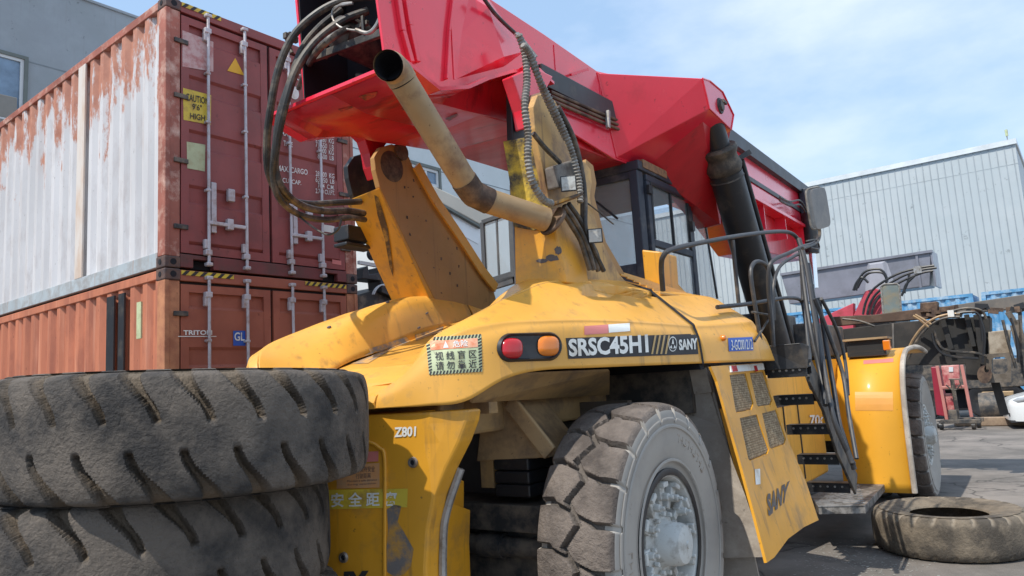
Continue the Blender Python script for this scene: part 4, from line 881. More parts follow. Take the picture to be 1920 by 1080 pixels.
# pressed pyramid facet on the side plate
fac = [P(*q, X=XB) for q in ((880, -8), (866, 60), (856, 148), (945, 125), (984, 96), (918, 0))]; ap = P(905, 18, X=XB)+V3(.05, 0, 0); ap2 = P(930, 112, X=XB)+V3(.07, 0, 0)
mb = MB(); mb.add(fac+[ap, ap2], [(0, 1, 6), (1, 2, 7, 6), (2, 3, 7), (3, 4, 7), (4, 5, 6, 7), (5, 0, 6)]); mb.build('side_facet', M['red'], BOOM)
# open rear end: dark inside with the telescoping cylinder end
mb = MB(); mb.add([(-.45, -.65, 3.60), (.45, -.65, 3.60), (.45, -.65, 4.7), (-.45, -.65, 4.7)], [(0, 1, 2, 3)]); mb.poly([(-.418, -1.03, 3.63), (-.418, -.65, 3.61), (-.418, -.65, 4.6), (-.418, -1.07, 4.66)], (.01, 0, 0)); mb.poly([(.436, -1.14, 3.61), (.436, -.65, 3.61), (.436, -.65, 4.6), (.436, -1.29, 4.68)], (.01, 0, 0)); mb.bb((-.44, -1.1, 3.62), (.44, -.65, 3.635)); mb.build('boom_interior', M['void'], BOOM)
mb = MB(); mb.lathe([(0, .12), (.06, .11), (.11, .07), (.13, 0), (.13, -.3)], P(650, 68, Y=-.95), (0, -1, 0), 24); mb.build('cylinder_end', M['blackdusty'], BOOM, smooth=True)
mb = MB(); mb.bar(P(580, 112, Y=-1.02), P(715, 62, Y=-1.02), .05, .03, (0, 1, 0)); mb.bar(P(592, 90, Y=-.98), P(690, 42, Y=-.98), .03, .025, (0, 1, 0)); mb.bb(P(570, 92, Y=-1.05), P(606, 108, Y=-.98)); mb.bar(P(609, 80, Y=-1.0), P(612, 110, Y=-1.0), .02, .02); mb.bar(P(680, 30, Y=-1.04), P(682, 62, Y=-1.04), .02, .02); mb.build('hose_bracket', M['blackdusty'], BOOM, bevel=.004)
mb = MB(); mb.bar((-.43, -1.0, 3.64), (-.43, -1.085, 4.70), .02, .02); mb.build('edge_strip', M['red'], BOOM)
# pivot lugs
lg = MB(); q = [P(*a, X=-.80) for a in ((644, 243), (662, 226), (690, 228), (760, 262), (740, 268), (712, 270), (697, 290), (694, 312), (697, 336), (688, 340), (680, 318), (676, 292), (668, 268), (652, 252))]; lg.poly(q, (.10, 0, 0))
lg.hull([P(644, 243, X=-.80), P(664, 226, X=-.80), P(740, 268, X=-.70)], [P(644, 243, X=-.80)+V3(.4, .1, .0), P(664, 226, X=-.80)+V3(.4, .1, .05), P(760, 262, X=-.40)])
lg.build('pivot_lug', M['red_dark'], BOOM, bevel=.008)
lg = MB(); q = [P(*a, X=.66) for a in ((940, 150), (985, 130), (990, 165), (984, 200), (986, 244), (966, 247), (960, 212), (950, 180))]; lg.poly(q, (.09, 0, 0)); lg.hull([V3(.45, .1, 4.0), V3(.45, .6, 4.05), V3(.45, .3, 3.7)], [V3(.68, .0, 3.98), V3(.68, .35, 4.0), V3(.68, .1, 3.7)]); lg.build('pivot_lug', M['red'], BOOM, bevel=.008)
# flared housing for the lift cylinder pin
for s_ in (1, -1):
    I = [(1.47, 4.46), (2.2, 4.60), (4.55, 4.70), (4.45, 4.0), (3.1, 3.80), (1.72, 3.745)]; O = [(2.25, 4.46), (2.45, 4.50), (2.80, 4.50), (3.08, 4.34), (2.95, 4.15), (2.36, 4.20)]
    mb = MB(); A_ = [V3(s_*XB, *p) for p in I]; B_ = [V3(s_*1.14, *p) for p in O]
    n = 6; mb.add(A_+B_, [tuple(range(n, 2*n))]+[(i, (i+1) % n, n+(i+1) % n, n+i) for i in range(n)]); mb.build('cylinder_housing', M['red'], BOOM, bevel=.006)
    for z_ in (A_, B_):
        for a_, b2_ in zip(z_, z_[1:]+z_[:1]): mb = MB(); mb.tube([a_+V3(s_*.004, 0, 0), b2_+V3(s_*.004, 0, 0)], .007, 6, 0); mb.build('weld_bead', M['red'], BOOM, smooth=True)
    mb = MB(); mb.lathe([(0, .03), (.05, .03), (.055, .012), (.075, .012), (.08, 0)], (s_*1.14, 2.68, 4.32), (s_, 0, 0), 24); mb.box((s_*1.165, 2.74, 4.37), (.03, .10, .03)); mb.build('pin_cap', M['blackdusty'], BOOM, smooth=True)
mb = MB(); mb.poly([V3(XB, 2.3, 3.78), V3(1.05, 2.4, 4.19), V3(1.05, 2.75, 4.15), V3(.75, 3.5, 3.35), V3(XB, 3.6, 3.35)], (0, .03, 0)); mb.build('gusset', M['red_dark'], BOOM)
# side rail with pipes
r0, r1 = P(1012, 140, X=XB+.03), P(1180, 226, X=XB+.03); mb = MB(); mb.bar(r0, r1, .17, .05, (1, 0, 0)); mb.build('wear_rail', M['black'], BOOM, bevel=.004)
mb = MB()
for k_ in range(3): mb.tube([P(1032, 172+k_*8, X=XB+.05), P(1172, 232+k_*8, X=XB+.05)], .014, 8, 0)
mb.build('pipe_run', M['burnt'], BOOM, smooth=True)
mb = MB(); mb.bar(P(1140, 208, X=XB+.08), P(1140, 240, X=XB+.08), .03, .03); mb.build('pipe_clamp', M['steel'], BOOM); mb = MB(); mb.bar(P(1070, 140, X=XB+.02), P(1102, 130, X=XB+.06), .02, .02); mb.build('lug', M['red'], BOOM)
# inner telescopic section beyond
fz = (P(1405, 368, X=.5).z+P(1510, 418, X=.5).z)/2
mb = MB(); mb.bb((-.38, 3.8, fz+.02), (.38, 9.3, 4.84)); S2 = mb.build('boom_section', M['red'], BOOM, bevel=.008)
mb = MB(); mb.bb((.36, 4.6, 4.74), (.46, 9.35, 4.93)); mb.bb((-.44, 4.6, 4.80), (-.36, 9.35, 4.93)); mb.bb((.38, 4.6, 4.40), (.40, 9.2, 4.47)); mb.build('guide_rail', M['black'], S2, bevel=.006)
mb = MB(); mb.bb((-.50, 4.7, fz-.03), (.50, 9.2, fz+.02)); mb.build('bottom_flange', M['red'], S2, bevel=.006)
mb = MB(); mb.prism([(5.6, fz-.03), (9.0, fz-.03), (8.9, 3.6), (6.4, 3.48), (5.6, 3.8)], 0, -.30, .30); mb.build('head_box', M['red_dark'], S2, bevel=.01)
mb = MB(); mb.bb((.30, 4.7, 4.0), (.34, 6.4, 4.15)); mb.poly([(.34, 4.4, 4.0), (.34, 6.0, 4.1), (.34, 6.0, 3.5)], (.02, 0, 0)); mb.build('gusset', M['red_dark'], S2)
mb = MB(); mb.bb((.40, 8.75, 4.25), (.52, 9.35, 4.8)); mb.build('end_box', M['navy'], S2, bevel=.01)
for pts in (((1462, 370), (1480, 378), (1500, 376), (1513, 395)), ((1462, 376), (1482, 386), (1500, 384), (1512, 402))):
    mb = MB(); mb.tube([P(*q, X=.52) for q in pts], .016, 6); mb.build('hydraulic_hose', M['rubberhose'], S2)
# lift cylinder
for s_ in (1, -1):
    top_ = V3(1.02*s_, 2.66, 4.32); bot = V3(1.0*s_, 4.35, 1.75); dv = (bot-top_)
    mb = MB(); mb.cyl(top_+dv*-.02, top_+dv*.20, .115); CY = mb.build('lift_cylinder', M['black'], RS, smooth=True)
    mb = MB(); mb.tube([top_+dv*t for t in (.13, .15, .17, .2, .22, .24)], lambda t: .168+.014*math.sin(t*13), 20, 2); mb.build('gland', mat('greasy_gland', (.05, .042, .035), .6, dirt=(.14, .11, .08), damt=.4, dscale=9), CY, smooth=True)
    mb = MB(); mb.cyl(top_+dv*.22, bot, .165, seg=28); mb.build('barrel', M['black'], CY, smooth=True)
    o2 = V3(.14*s_, .13, .10); mb = MB(); mb.cyl(top_+dv*.21+o2, bot+o2-dv*.08, .028, seg=10); mb.bar(top_+dv*.20, top_+dv*.20+o2*1.5, .06, .05); mb.build('oil_pipe', M['black'], CY, smooth=True)
# ---- exhaust
a, b_, c_ = P(1024, 412, Y=-.22), P(888, 368, Y=-.66), P(737, 122, Y=-1.36)
d1 = (b_-a).normalized(); d2 = (c_-b_).normalized(); ER = .077
mb = MB(); mb.tube([a, b_-d1*.10], ER, 28, 0); mb.tube([b_+d2*.12, c_-d2*.10], ER, 28, 0); EX = mb.build('exhaust_pipe', M['beige'], RS, smooth=True)
mb = MB(); mb.tube([b_-d1*.105, b_-d1*.03+d2*.02, b_+d2*.03-d1*.01, b_+d2*.125], ER+.004, 28, 5); mb.build('elbow', M['burnt'], EX, smooth=True)
t0 = c_-d2*.10; d3 = (P(722, 120, Y=-1.5)-P(745, 118, Y=-1.30)).normalized()
mb = MB(); op = t0+d2*.10+d3*.10; mb.tube([t0, t0+d2*.05, t0+d2*.09+d3*.04, op], ER+.004, 28, 4, cap=False); mb.build('outlet_elbow', M['beige'], EX, smooth=True)
mb = MB(); mb.tube([t0, t0+d2*.05, t0+d2*.09+d3*.04, op-d3*.004], ER-.005, 28, 4, cap=False); mb.cyl(t0-d2*.01, t0+d2*.05, ER-.003); mb.build('soot_lining', M['void'], EX)
mb = MB(); mb.cyl(a-d1*.06, a+V3(.02, .03, 0), ER+.03); mb.build('collar', M['burnt'], EX, smooth=True, bevel=.01)
# ---- hoses at the boom tail
HP = [([(705, -8), (640, 2), (590, 28), (548, 70), (522, 130), (508, 200), (500, 270), (505, 330), (530, 368), (575, 382), (630, 380), (676, 378)], .024),
      ([(690, 20), (640, 40), (590, 80), (556, 130), (536, 190), (522, 250), (515, 310), (530, 355), (565, 385), (610, 396), (650, 395), (682, 400)], .026),
      ([(640, 18), (600, 50), (566, 92), (545, 150), (524, 215), (516, 280), (512, 330), (524, 372), (560, 402), (610, 412), (655, 408), (684, 412)], .022),
      ([(660, 50), (620, 72), (585, 110), (560, 165)], .022)]
for pts, r_ in HP:
    n = len(pts); q = []
    for i, p_ in enumerate(pts):
        t = i/(n-1); yy = -.95-.34*math.sin(PI*min(1, t*1.25)) if t < .7 else -.98+.80*((t-.7)/.3); q.append(P(*p_, Y=yy))
    mb = MB(); mb.tube(q, r_, 10, 5); mb.build('hydraulic_hose', M['rubberhose'], RS, smooth=True)
for pts, Y_, r_, mt in (([(626, 20), (640, 8), (662, 6), (628, 14), (624, 34), (640, 52), (672, 58)], -1.1, .008, 'steel'), ([(668, 56), (690, 62), (706, 48), (716, 20), (716, -8)], -1.15, .013, 'steel'), ([(640, 412), (634, 430), (615, 440), (590, 428), (560, 405), (530, 380)], -.9, .007, 'rubberhose')):
    mb = MB(); mb.tube([P(*q_, Y=Y_) for q_ in pts], r_, 8, 5); mb.build('hydraulic_line', M[mt], RS, smooth=True)
mb = MB(); mb.tube([P(*q_, Y=-1.2) for q_ in ((548, 100), (536, 70), (545, 62))], .012, 8, 3); mb.bb(P(530, 62, Y=-1.25), P(560, 80, Y=-1.15)); mb.build('hose_clamp', M['blackdusty'], RS, bevel=.006)
# right hand hose bundle with spiral sleeves
for pts, r_, X_ in (([(972, 64), (984, 100), (988, 150), (984, 200), (990, 250), (990, 300), (1000, 345), (1020, 375), (1035, 382)], .022, .98), ([(980, 84), (996, 105), (1012, 150), (1032, 190), (1055, 240), (1074, 290), (1086, 340), (1088, 380)], .020, 1.02), ([(985, 95), (1003, 130), (1020, 175), (1042, 222), (1062, 262)], .020, .96)):
    mb = MB(); mb.tube([P(*q_, X=X_) for q_ in pts], r_, 10, 5, rip=.0035, ripn=.022); mb.build('spiral_sleeve', M['sleeve'], RS)
for k_, pts in enumerate(([(1040, 205), (1066, 250), (1084, 310), (1092, 370), (1094, 430), (1108, 470), (1122, 508)], [(1046, 200), (1074, 255), (1090, 315), (1097, 372), (1098, 430), (1114, 470), (1132, 508)], [(1052, 392), (1070, 420), (1088, 450), (1098, 480), (1106, 506)], [(1058, 386), (1078, 415), (1094, 445), (1106, 478), (1114, 506)], [(1066, 382), (1086, 410), (1100, 440), (1118, 475), (1126, 506)])):
    mb = MB(); mb.tube([P(*q_, X=.97+.02*(k_ % 2)) for q_ in pts], .017, 10, 5); mb.build('hydraulic_hose', M['rubberhose'], RS, smooth=True)
for pts, X_, r_ in (([(905, -6), (925, 22), (948, 46), (970, 66)], .56, .014), ([(1000, 250), (1020, 275), (1040, 295), (1050, 305)], .97, .016), ([(1100, 380), (1120, 395), (1140, 412), (1150, 420)], .9, .006)):
    mb = MB(); mb.tube([P(*q_, X=X_) for q_ in pts], r_, 8, 4); mb.build('hydraulic_hose', M['rubberhose'], RS, smooth=True)
mb = MB(); mb.bar(P(968, 62, X=.70), P(1004, 108, X=.78), .05, .02, (1, 0, 0)); mb.build('hose_bracket', M['steel'], RS, bevel=.004)
# valve block and work lamps
mb = MB(); mb.poly([P(*q_, X=.90) for q_ in ((1020, 316), (1058, 304), (1064, 340), (1058, 352), (1026, 358))], (.09, 0, 0)); mb.build('solenoid_block', mat('dusty_valve_block', (.17, .15, .13), .6, dirt=(.09, .07, .06), damt=.4, dscale=9), RS, bevel=.012)
mb = MB(); mb.bar(P(1034, 384, X=.95), P(1086, 366, X=1.05), .10, .02); mb.build('lamp_bracket', M['yellow_worn'], RS, bevel=.004)
def lamp(px, py, X_, s_, yaw=0.):
    c = P(px, py, X=X_); n_ = Vector((math.sin(yaw), -math.cos(yaw), -.08)).normalized(); mb = MB(); u = n_.cross(Vector((0, 0, 1))).normalized(); v = u.cross(n_)
    sq = lambda k, d: [c+u*a*k+v*b*k*1.0+n_*d for a, b in ((-1, -1), (1, -1), (1, 1), (-1, 1))]
    mb.hull(sq(s_*.7, -s_*1.1), sq(s_, 0)); L_ = mb.build('work_lamp', M['black'], RS, bevel=.006)
    mb = MB(); mb.add(sq(s_*.82, .004), [(0, 1, 2, 3)]); mb.build('lamp_lens', mat('lamp_glass', (.50, .50, .47), .2, coat=.6, dirt=(.3, .28, .25), damt=.3, dscale=20, bump=.3, bscale=60), L_)
lamp(1066, 344, 1.06, .052, .5); lamp(1116, 442, 1.05, .050, .5); lamp(662, 442, -1.02, .040, -.3)
mb = MB(); mb.bb((-1.12, -.20, 2.98), (-.95, .05, 3.10)); mb.bb((-1.10, -.22, 2.93), (-.95, .1, 2.96)); mb.build('lamp_housing', M['black'], RS, bevel=.01)
# ---- cab
YR = 1.92; XC = P(1203, 420, Y=YR).x; ZT = P(1197, 298, Y=YR).z; XL = P(962, 450, Y=YR).x; ZB = 2.15; YF = P(1292, 350, X=XC).y
CAB = MB(); t_ = .07
CAB.bb((XL, YR, ZT-.09), (XC+.02, YF+.25, ZT))
CAB.bb((XC-.09, YR, ZB), (XC, YR+.12, ZT-.09)); CAB.bb((XL, YR, ZB), (XL+.06, YR+.1, ZT-.09)); CAB.bb((XL, YF-.05, ZB), (XL+.05, YF, ZT-.09))
CAB.bb((XL, YR+.01, ZB), (XC, YR+.06, P(1150, 500, Y=YR).z)); CAB.bb((XL+.05, YR+.01, ZT-.16), (XC-.05, YR+.06, ZT-.085))
CAB.bb((XC-.05, YF-.03, ZB), (XC, YF+.03, ZT-.09)); CAB.bb((XL, YR, ZB), (XC, YF+.4, ZB+.05)); CO = CAB.build('cab', M['navy'], RS, bevel=.01)
zq = P(1150, 500, Y=YR).z
mb = MB(); mb.poly([(XL+.06, YR+.03, zq), (XC-.09, YR+.03, zq), (XC-.09, YR+.03, ZT-.16), (XL+.06, YR+.03, ZT-.16)], (0, .006, 0)); mb.build('rear_window', M['glass'], CO)
# door frame on the right side
DY0, DY1 = YR+.14, YF-.06; zd = lambda px, py: P(px, py, X=XC).z
z_up0, z_up1, z_lo0 = P(1235, 452, X=XC).z, ZT-.22, P(1250, 540, X=XC).z-.1
mb = MB()
for (ya, yb_, za, zb_) in ((DY0, DY1, ZT-.17, ZT-.11), (DY0, DY0+.07, ZB+.1, ZT-.17), (DY1-.07, DY1, ZB+.1, ZT-.17), (DY0+.07, DY1-.07, z_up0-.07, z_up0), (DY0+.07, DY1-.07, ZB+.1, ZB+.2)): mb.bb((XC-.02, ya, za), (XC+.025, yb_, zb_))
DR = mb.build('cab_door', M['navy'], CO, bevel=.008)
mb = MB()
for (ya, yb_, za, zb_) in ((DY0+.07, DY1-.07, ZT-.20, ZT-.17), (DY0+.07, DY0+.10, z_up0, ZT-.2), (DY1-.10, DY1-.07, z_up0, ZT-.2), ((DY0+DY1)/2-.01, (DY0+DY1)/2+.015, z_up0, ZT-.2)): mb.bb((XC+.0, ya, za), (XC+.03, yb_, zb_))
mb.build('sliding_frame', M['black'], DR, bevel=.004)
mb = MB(); mb.poly([(XC+.005, DY0+.07, z_up0), (XC+.005, DY1-.07, z_up0), (XC+.005, DY1-.07, ZT-.17), (XC+.005, DY0+.07, ZT-.17)], (.004, 0, 0)); mb.poly([(XC+.005, DY0+.07, ZB+.2), (XC+.005, DY1-.07, ZB+.2), (XC+.005, DY1-.07, z_up0-.07), (XC+.005, DY0+.07, z_up0-.07)], (.004, 0, 0)); mb.build('door_glass', M['glass'], DR)
mb = MB(); mb.bb((XC+.02, DY0-.02, ZT-.30), (XC+.05, DY0+.06, ZT-.22)); mb.build('hinge', M['black'], DR); mb = MB(); mb.bb((XC+.02, DY1-.1, z_up0+.2), (XC+.06, DY1-.04, z_up0+.3)); mb.build('latch', M['black'], DR)
YW = P(1345, 560, X=XC).y; mb = MB(); zgb = P(1345, 560, X=XC).z
mb.poly([(XC, YF+.03, ZB+.1), (XC, YW, zgb), (XC, YF+.33, ZT-.1), (XC, YF+.03, ZT-.1)], (-.006, 0, 0)); mb.poly([(XL, YF+.03, ZB+.1), (XL, YW, zgb), (XL, YF+.33, ZT-.1), (XL, YF+.03, ZT-.1)], (.006, 0, 0)); mb.poly([(XL, YW, zgb), (XC, YW, zgb), (XC, YF+.33, ZT-.1), (XL, YF+.33, ZT-.1)], (0, .006, 0)); mb.build('windscreen', M['glass'], CO)
mb = MB(); mb.bar((XC, YW, zgb), (XC, YF+.33, ZT-.1), .02, .02, (1, 0, 0)); mb.bar((XL, YW, zgb), (XL, YF+.33, ZT-.1), .03, .03, (1, 0, 0)); mb.build('glass_edge', M['black'], CO)
mb = MB(); mb.prism([(YR+.30, 2.35), (YR+.40, 2.4), (YR+.42, 2.9), (YR+.34, 3.10), (YR+.26, 3.08), (YR+.22, 2.8)], 0, -.55, -.05); mb.bb((-.6, YR+.30, 2.25), (0, YR+.85, 2.40)); mb.build('driver_seat', mat('seat_fabric', (.06, .06, .07), .8), CO, bevel=.05)
mb = MB(); mb.tube([(-.3, YF+.15, 2.3), (-.3, YF+.0, 2.75)], .03, 8, 0); mb.lathe([(.17, -.012), (.19, 0), (.17, .012), (.15, 0), (.17, -.012)], (-.3, YF-.02, 2.78), (0, -.6, .8), 24); mb.build('steering_column', M['black'], CO, smooth=True)
mb = MB(); mb.bar(P(1118, 378, Y=YR-.03), P(1158, 410, Y=YR-.03), .02, .02); mb.build('wiper', M['black'], CO)
for px_ in (1200, 1263):
    p_ = P(px_, 296 if px_ < 1230 else 318, X=XC-.05); p_.z = ZT; mb = MB(); mb.tube([p_+V3(0, .03*math.cos(a*PI/6), .03+.03*math.sin(a*PI/6)) for a in range(-3, 10)], .008, 8, 2); mb.build('lifting_eye', M['pink'], CO, smooth=True)
mb = MB(); mb.bb((XC-.01, YR+.08, ZT-.06), (XC+.03, YR+.62, ZT+.015)); mb.build('roof_label', mat('tan_roof_label', (.36, .20, .10), .7, dirt=(.2, .12, .08), damt=.4, dscale=20), CO); mb = MB(); mb.bb((XC-.10, YR+.65, ZT), (XC+.0, YR+1.05, ZT+.05)); mb.bb((XC-.10, YR+1.1, ZT), (XC-.02, YR+1.25, ZT+.09)); mb.build('roof_equipment', M['blackdusty'], CO, bevel=.01)
# open left door
A_, B_, C_2, D_ = P(905, 417, X=-1.62), P(958, 398, X=-1.22), P(963, 520, X=-1.22), P(911, 536, X=-1.62)
mb = MB()
for a, b2 in ((A_, B_), (B_, C_2), (C_2, D_), (D_, A_)): mb.bar(a, b2, .05, .05)
mb.bar((A_+B_)/2, (C_2+D_)/2, .025, .025); mb.bar(D_, C_2, .05, .14); mb.bar(B_+V3(.07, 0, .3), C_2+V3(.07, 0, -.5), .10, .06); LD = mb.build('cab_door', mat('grey_door_frame', (.09, .095, .10), .5, metal=.2, dirt=(.15, .14, .13), damt=.3), CO, bevel=.006)
mb = MB(); mb.add([A_, B_, C_2, D_], [(0, 1, 2, 3)]); mb.build('door_glass', M['glass_dark'], LD)
# ---- cab side box, yellow frame behind
mb = MB(); mb.poly([P(1203, 468, Y=1.55), P(1238, 472, Y=1.55), P(1244, 560, Y=1.55), P(1212, 560, Y=1.55)], (0, .35, 0)); mb.poly([P(1240, 480, X=.86), P(1262, 520, X=.86), P(1290, 552, X=.86), P(1352, 568, X=.86), P(1352, 580, X=.86), P(1240, 575, X=.86)], (-.05, 0, 0)); mb.build('cab_support', M['yellow_deep'], RS, bevel=.012)
p0 = [P(*q_, X=.865) for q_ in ((1247, 522), (1257, 524), (1258, 538), (1248, 536))]; mb = MB(); mb.add(p0, [(0, 1, 2, 3)]); mb.build('sticker', M['white'], RS, fix=False)
# ---- fender and front structure
for s_ in (1, -1):
    pr = [(5.22, .33), (5.24, .9), (5.28, 1.30), (5.38, 1.55), (5.55, 1.74), (5.8, 1.86), (6.2, 1.93), (7.2, 1.96), (8.0, 1.90)]
    c2 = cr_curve([Vector((0, y, z)) for y, z in pr], 4); xi, xo = 1.32, 2.03
    mb = MB(); mb.add([V3(s_*x_, p.y, p.z) for p in c2 for x_ in (xi, xo)], [(2*i, 2*i+1, 2*i+3, 2*i+2) for i in range(len(c2)-1)]); FE = mb.build('fender', M['yellow_clean'], RS, smooth=True, ang=60, solid=.012)
    mb = MB(); mb.tube([V3(s_*2.045, p.y-.01, p.z+.005) for p in c2], .03, 8, 0); mb.build('rubber_lip', M['greydust'], FE, smooth=True)
    mb = MB(); mb.bb((s_*.62, 5.3, .9), (s_*1.32, 8, 1.86)); mb.build('fender_support', M['yellow_clean'], FE)
bf = bvh_of([o for o in bpy.data.objects if o.name == 'fender'][0])
fade = mat('faded_sticker', (.70, .32, .06), .4, coat=.2); decal_on(MF, bf, [(1619, 676), (1675, 672), (1675, 679), (1619, 683)], M['pink'], FE, .003, 4)
decal_on(MF, bf, [(1603, 735), (1674, 735), (1675, 770), (1604, 770)], fade, [o for o in bpy.data.objects if o.name == 'fender'][0], .003, 6)
mb = MB(); mb.bb((1.18, 3.0, .55), (.62, 5.2, 1.72)); TK = mb.build('side_tank', M['yellow'], RS, bevel=.03)
mb = MB(); mb.bb((1.19, 3.55, .62), (1.18, 3.57, 1.4)); mb.bb((1.19, 4.1, .62), (1.18, 4.12, 1.4)); mb.bb((1.19, 3.3, 1.4), (1.18, 4.8, 1.42)); mb.build('door_seam', M['ink'], TK)
bt3 = bvh_of(TK); text_on(MF, bt3, '706', [(1516, 778), (1545, 777), (1545, 797), (1516, 798)], M['white'], TK, .014, .02)
mb = MB(); mb.bb((-1.1, 4.3, 1.60), (1.05, 6.4, 2.05)); mb.bb((-.9, 4.6, 2.0), (.85, 5.8, 2.45)); mb.bb((1.0, 5.0, 1.9), (1.25, 6.6, 2.3)); mb.bb((-.6, 6.4, 1.6), (.6, 7.9, 2.3)); mb.build('front_frame', M['blackdusty'], RS, bevel=.02)
mb = MB(); mb.bb((-1.6, 6.8, .6), (1.6, 7.3, 1.05)); mb.build('front_axle', M['blackdusty'], RS, bevel=.02)
p_ = P(1625, 650, Y=5.75); mb = MB(); mb.bb((p_.x-.22, 5.70, p_.z-.12), (p_.x+.22, 6.0, p_.z+.08)); LB = mb.build('fender_lamp', M['glass_black'], RS, bevel=.01)
mb = MB(); mb.bb((p_.x-.25, 5.66, p_.z+.08), (p_.x+.25, 6.05, p_.z+.105)); mb.build('lamp_cover', M['beige'], LB); mb = MB(); mb.bb((p_.x+.19, 5.67, p_.z-.06), (p_.x+.27, 5.76, p_.z+.06)); mb.build('turn_lens', M['lamp_amber'], LB, bevel=.01)
# ---- ladder, platform, handrails
Zp = .42; q = [P(1520, 932, Z=Zp), P(1606, 896, Z=Zp), P(1660, 906, Z=Zp), P(1622, 948, Z=Zp), P(1534, 950, Z=Zp)]
mb = MB(); mb.poly(q, (0, 0, -.075)); PF = mb.build('ladder', M['grating'], RS, bevel=.004); PF.name = 'ladder'
mb = MB(); a, b2, c2, d_ = q[0], q[1], q[2], q[3]
for i in range(14):
    t = i/13; mb.bar(q[0].lerp(q[4], t)+V3(0, 0, .004), q[1].lerp(q[3], t)+V3(0, 0, .004), .012, .010)
mb.build('grating_bar', M['steel'], PF)
TR = [((1437, 690), (1512, 690), 2.02), ((1450, 742), (1524, 738), 2.38), ((1474, 797), (1556, 797), 2.72), ((1494, 853), (1572, 855), 3.02), ((1511, 905), (1592, 903), 3.30)]
for i, (l_, r_, y_) in enumerate(TR):
    a = P(*l_, Y=y_); b2 = P(*r_, Y=y_); b2.z = a.z
    mb = MB(); mb.bb((a.x, y_, a.z-.008), (b2.x, y_+.16, a.z)); mb.bb((a.x, y_, a.z-.085), (b2.x, y_+.012, a.z)); mb.bb((a.x, y_+.15, a.z-.065), (b2.x, y_+.16, a.z))
    for k_ in range(6): mb.bb((a.x+(b2.x-a.x)*(k_+.5)/6-.008, y_-.004, a.z-.055), (a.x+(b2.x-a.x)*(k_+.5)/6+.008, y_+.02, a.z-.03))
    T_ = mb.build('tread', M['black'], PF)
    mb = MB()
    for k_ in range(5): mb.cyl((a.x+(b2.x-a.x)*(k_+1)/6, y_-.004, a.z-.03), (a.x+(b2.x-a.x)*(k_+1)/6, y_+.0, a.z-.03), .010, seg=8); 
    mb.build('grip_hole', M['steel'], T_)
mb = MB(); mb.poly([P(1423, 650, Y=1.98), P(1500, 643, Y=1.98), P(1516, 648, Y=2.0), P(1514, 690, Y=2.0), P(1437, 695, Y=1.98)], (0, .02, 0)); mb.poly([P(1423, 650, Y=1.98), P(1500, 643, Y=1.98), P(1500, 643, Y=1.98)+V3(-.1, .5, 0), P(1423, 650, Y=1.98)+V3(-.1, .5, 0)], (0, 0, -.01)); mb.build('kick_plate', M['black'], PF, bevel=.004)
st_pts = [P(1512, 694, Y=2.2), P(1540, 752, Y=2.6), P(1565, 830, Y=3.0), P(1600, 908, Y=3.45)]
mb = MB()
for a, b2 in zip(st_pts[:-1], st_pts[1:]): mb.bar(a+V3(.02, 0, 0), b2+V3(.02, 0, 0), .22, .025, (1, 0, 0))
mb.build('stringer', M['blackdusty'], PF, bevel=.006)
mb = MB(); mb.poly([P(1508, 702, Y=2.15), P(1517, 702, Y=2.15), P(1524, 735, Y=2.35), P(1518, 730, Y=2.35)], (.004, -.01, 0)); mb.build('sticker', M['white'], PF)
rails = [([(1243, 545), (1240, 500), (1244, 480), (1262, 467), (1330, 452), (1400, 440), (1462, 434), (1488, 440), (1500, 462), (1504, 520), (1506, 565)], .019, 1.22, 1.62),
         ([(1374, 450), (1378, 500), (1385, 568)], .017, 1.42, 1.40),
         ([(1345, 576), (1410, 569), (1470, 559), (1500, 562), (1508, 585), (1514, 640), (1518, 672), (1510, 692)], .018, 1.40, 1.66),
         ([(1428, 655), (1420, 600), (1408, 520), (1412, 495), (1425, 491), (1440, 505), (1446, 560), (1450, 650)], .017, 1.58, 1.62),
         ([(1450, 650), (1442, 560), (1441, 510), (1450, 488), (1480, 474), (1505, 462), (1528, 455), (1536, 440)], .016, 1.62, 1.85),
         ([(1452, 600), (1450, 540), (1462, 500), (1490, 480), (1500, 476)], .015, 1.55, 1.62),
         ([(1498, 448), (1512, 500), (1528, 600), (1548, 720), (1575, 800), (1602, 880)], .022, 1.66, 1.98),
         ([(1515, 495), (1530, 590), (1545, 690), (1565, 790), (1600, 870)], .020, 1.70, 2.0),
         ([(1500, 465), (1508, 540), (1520, 620), (1538, 700), (1548, 760)], .020, 1.62, 1.86),
         ([(1535, 560), (1548, 640), (1562, 720), (1575, 800), (1597, 868)], .020, 1.76, 2.0),
         ([(1528, 560), (1555, 630), (1580, 700), (1592, 780), (1606, 860)], .018, 1.80, 2.02),
         ([(1540, 560), (1570, 620), (1585, 680), (1590, 740)], .016, 1.8, 1.9)]
for pts, r_, xa, xb_ in rails:
    n = len(pts); mb = MB(); mb.tube([P(*p_, X=xa+(xb_-xa)*i/(n-1)) for i, p_ in enumerate(pts)], r_, 10, 4); mb.build('handrail', M['railpaint'], RS, smooth=True)
for pts in ([(1410, 585), (1450, 592)], [(1415, 640), (1447, 590)]):
    mb = MB(); mb.tube([P(*p_, X=1.6) for p_ in pts], .010, 6, 0); mb.build('handrail', M['rubberhose'], RS)
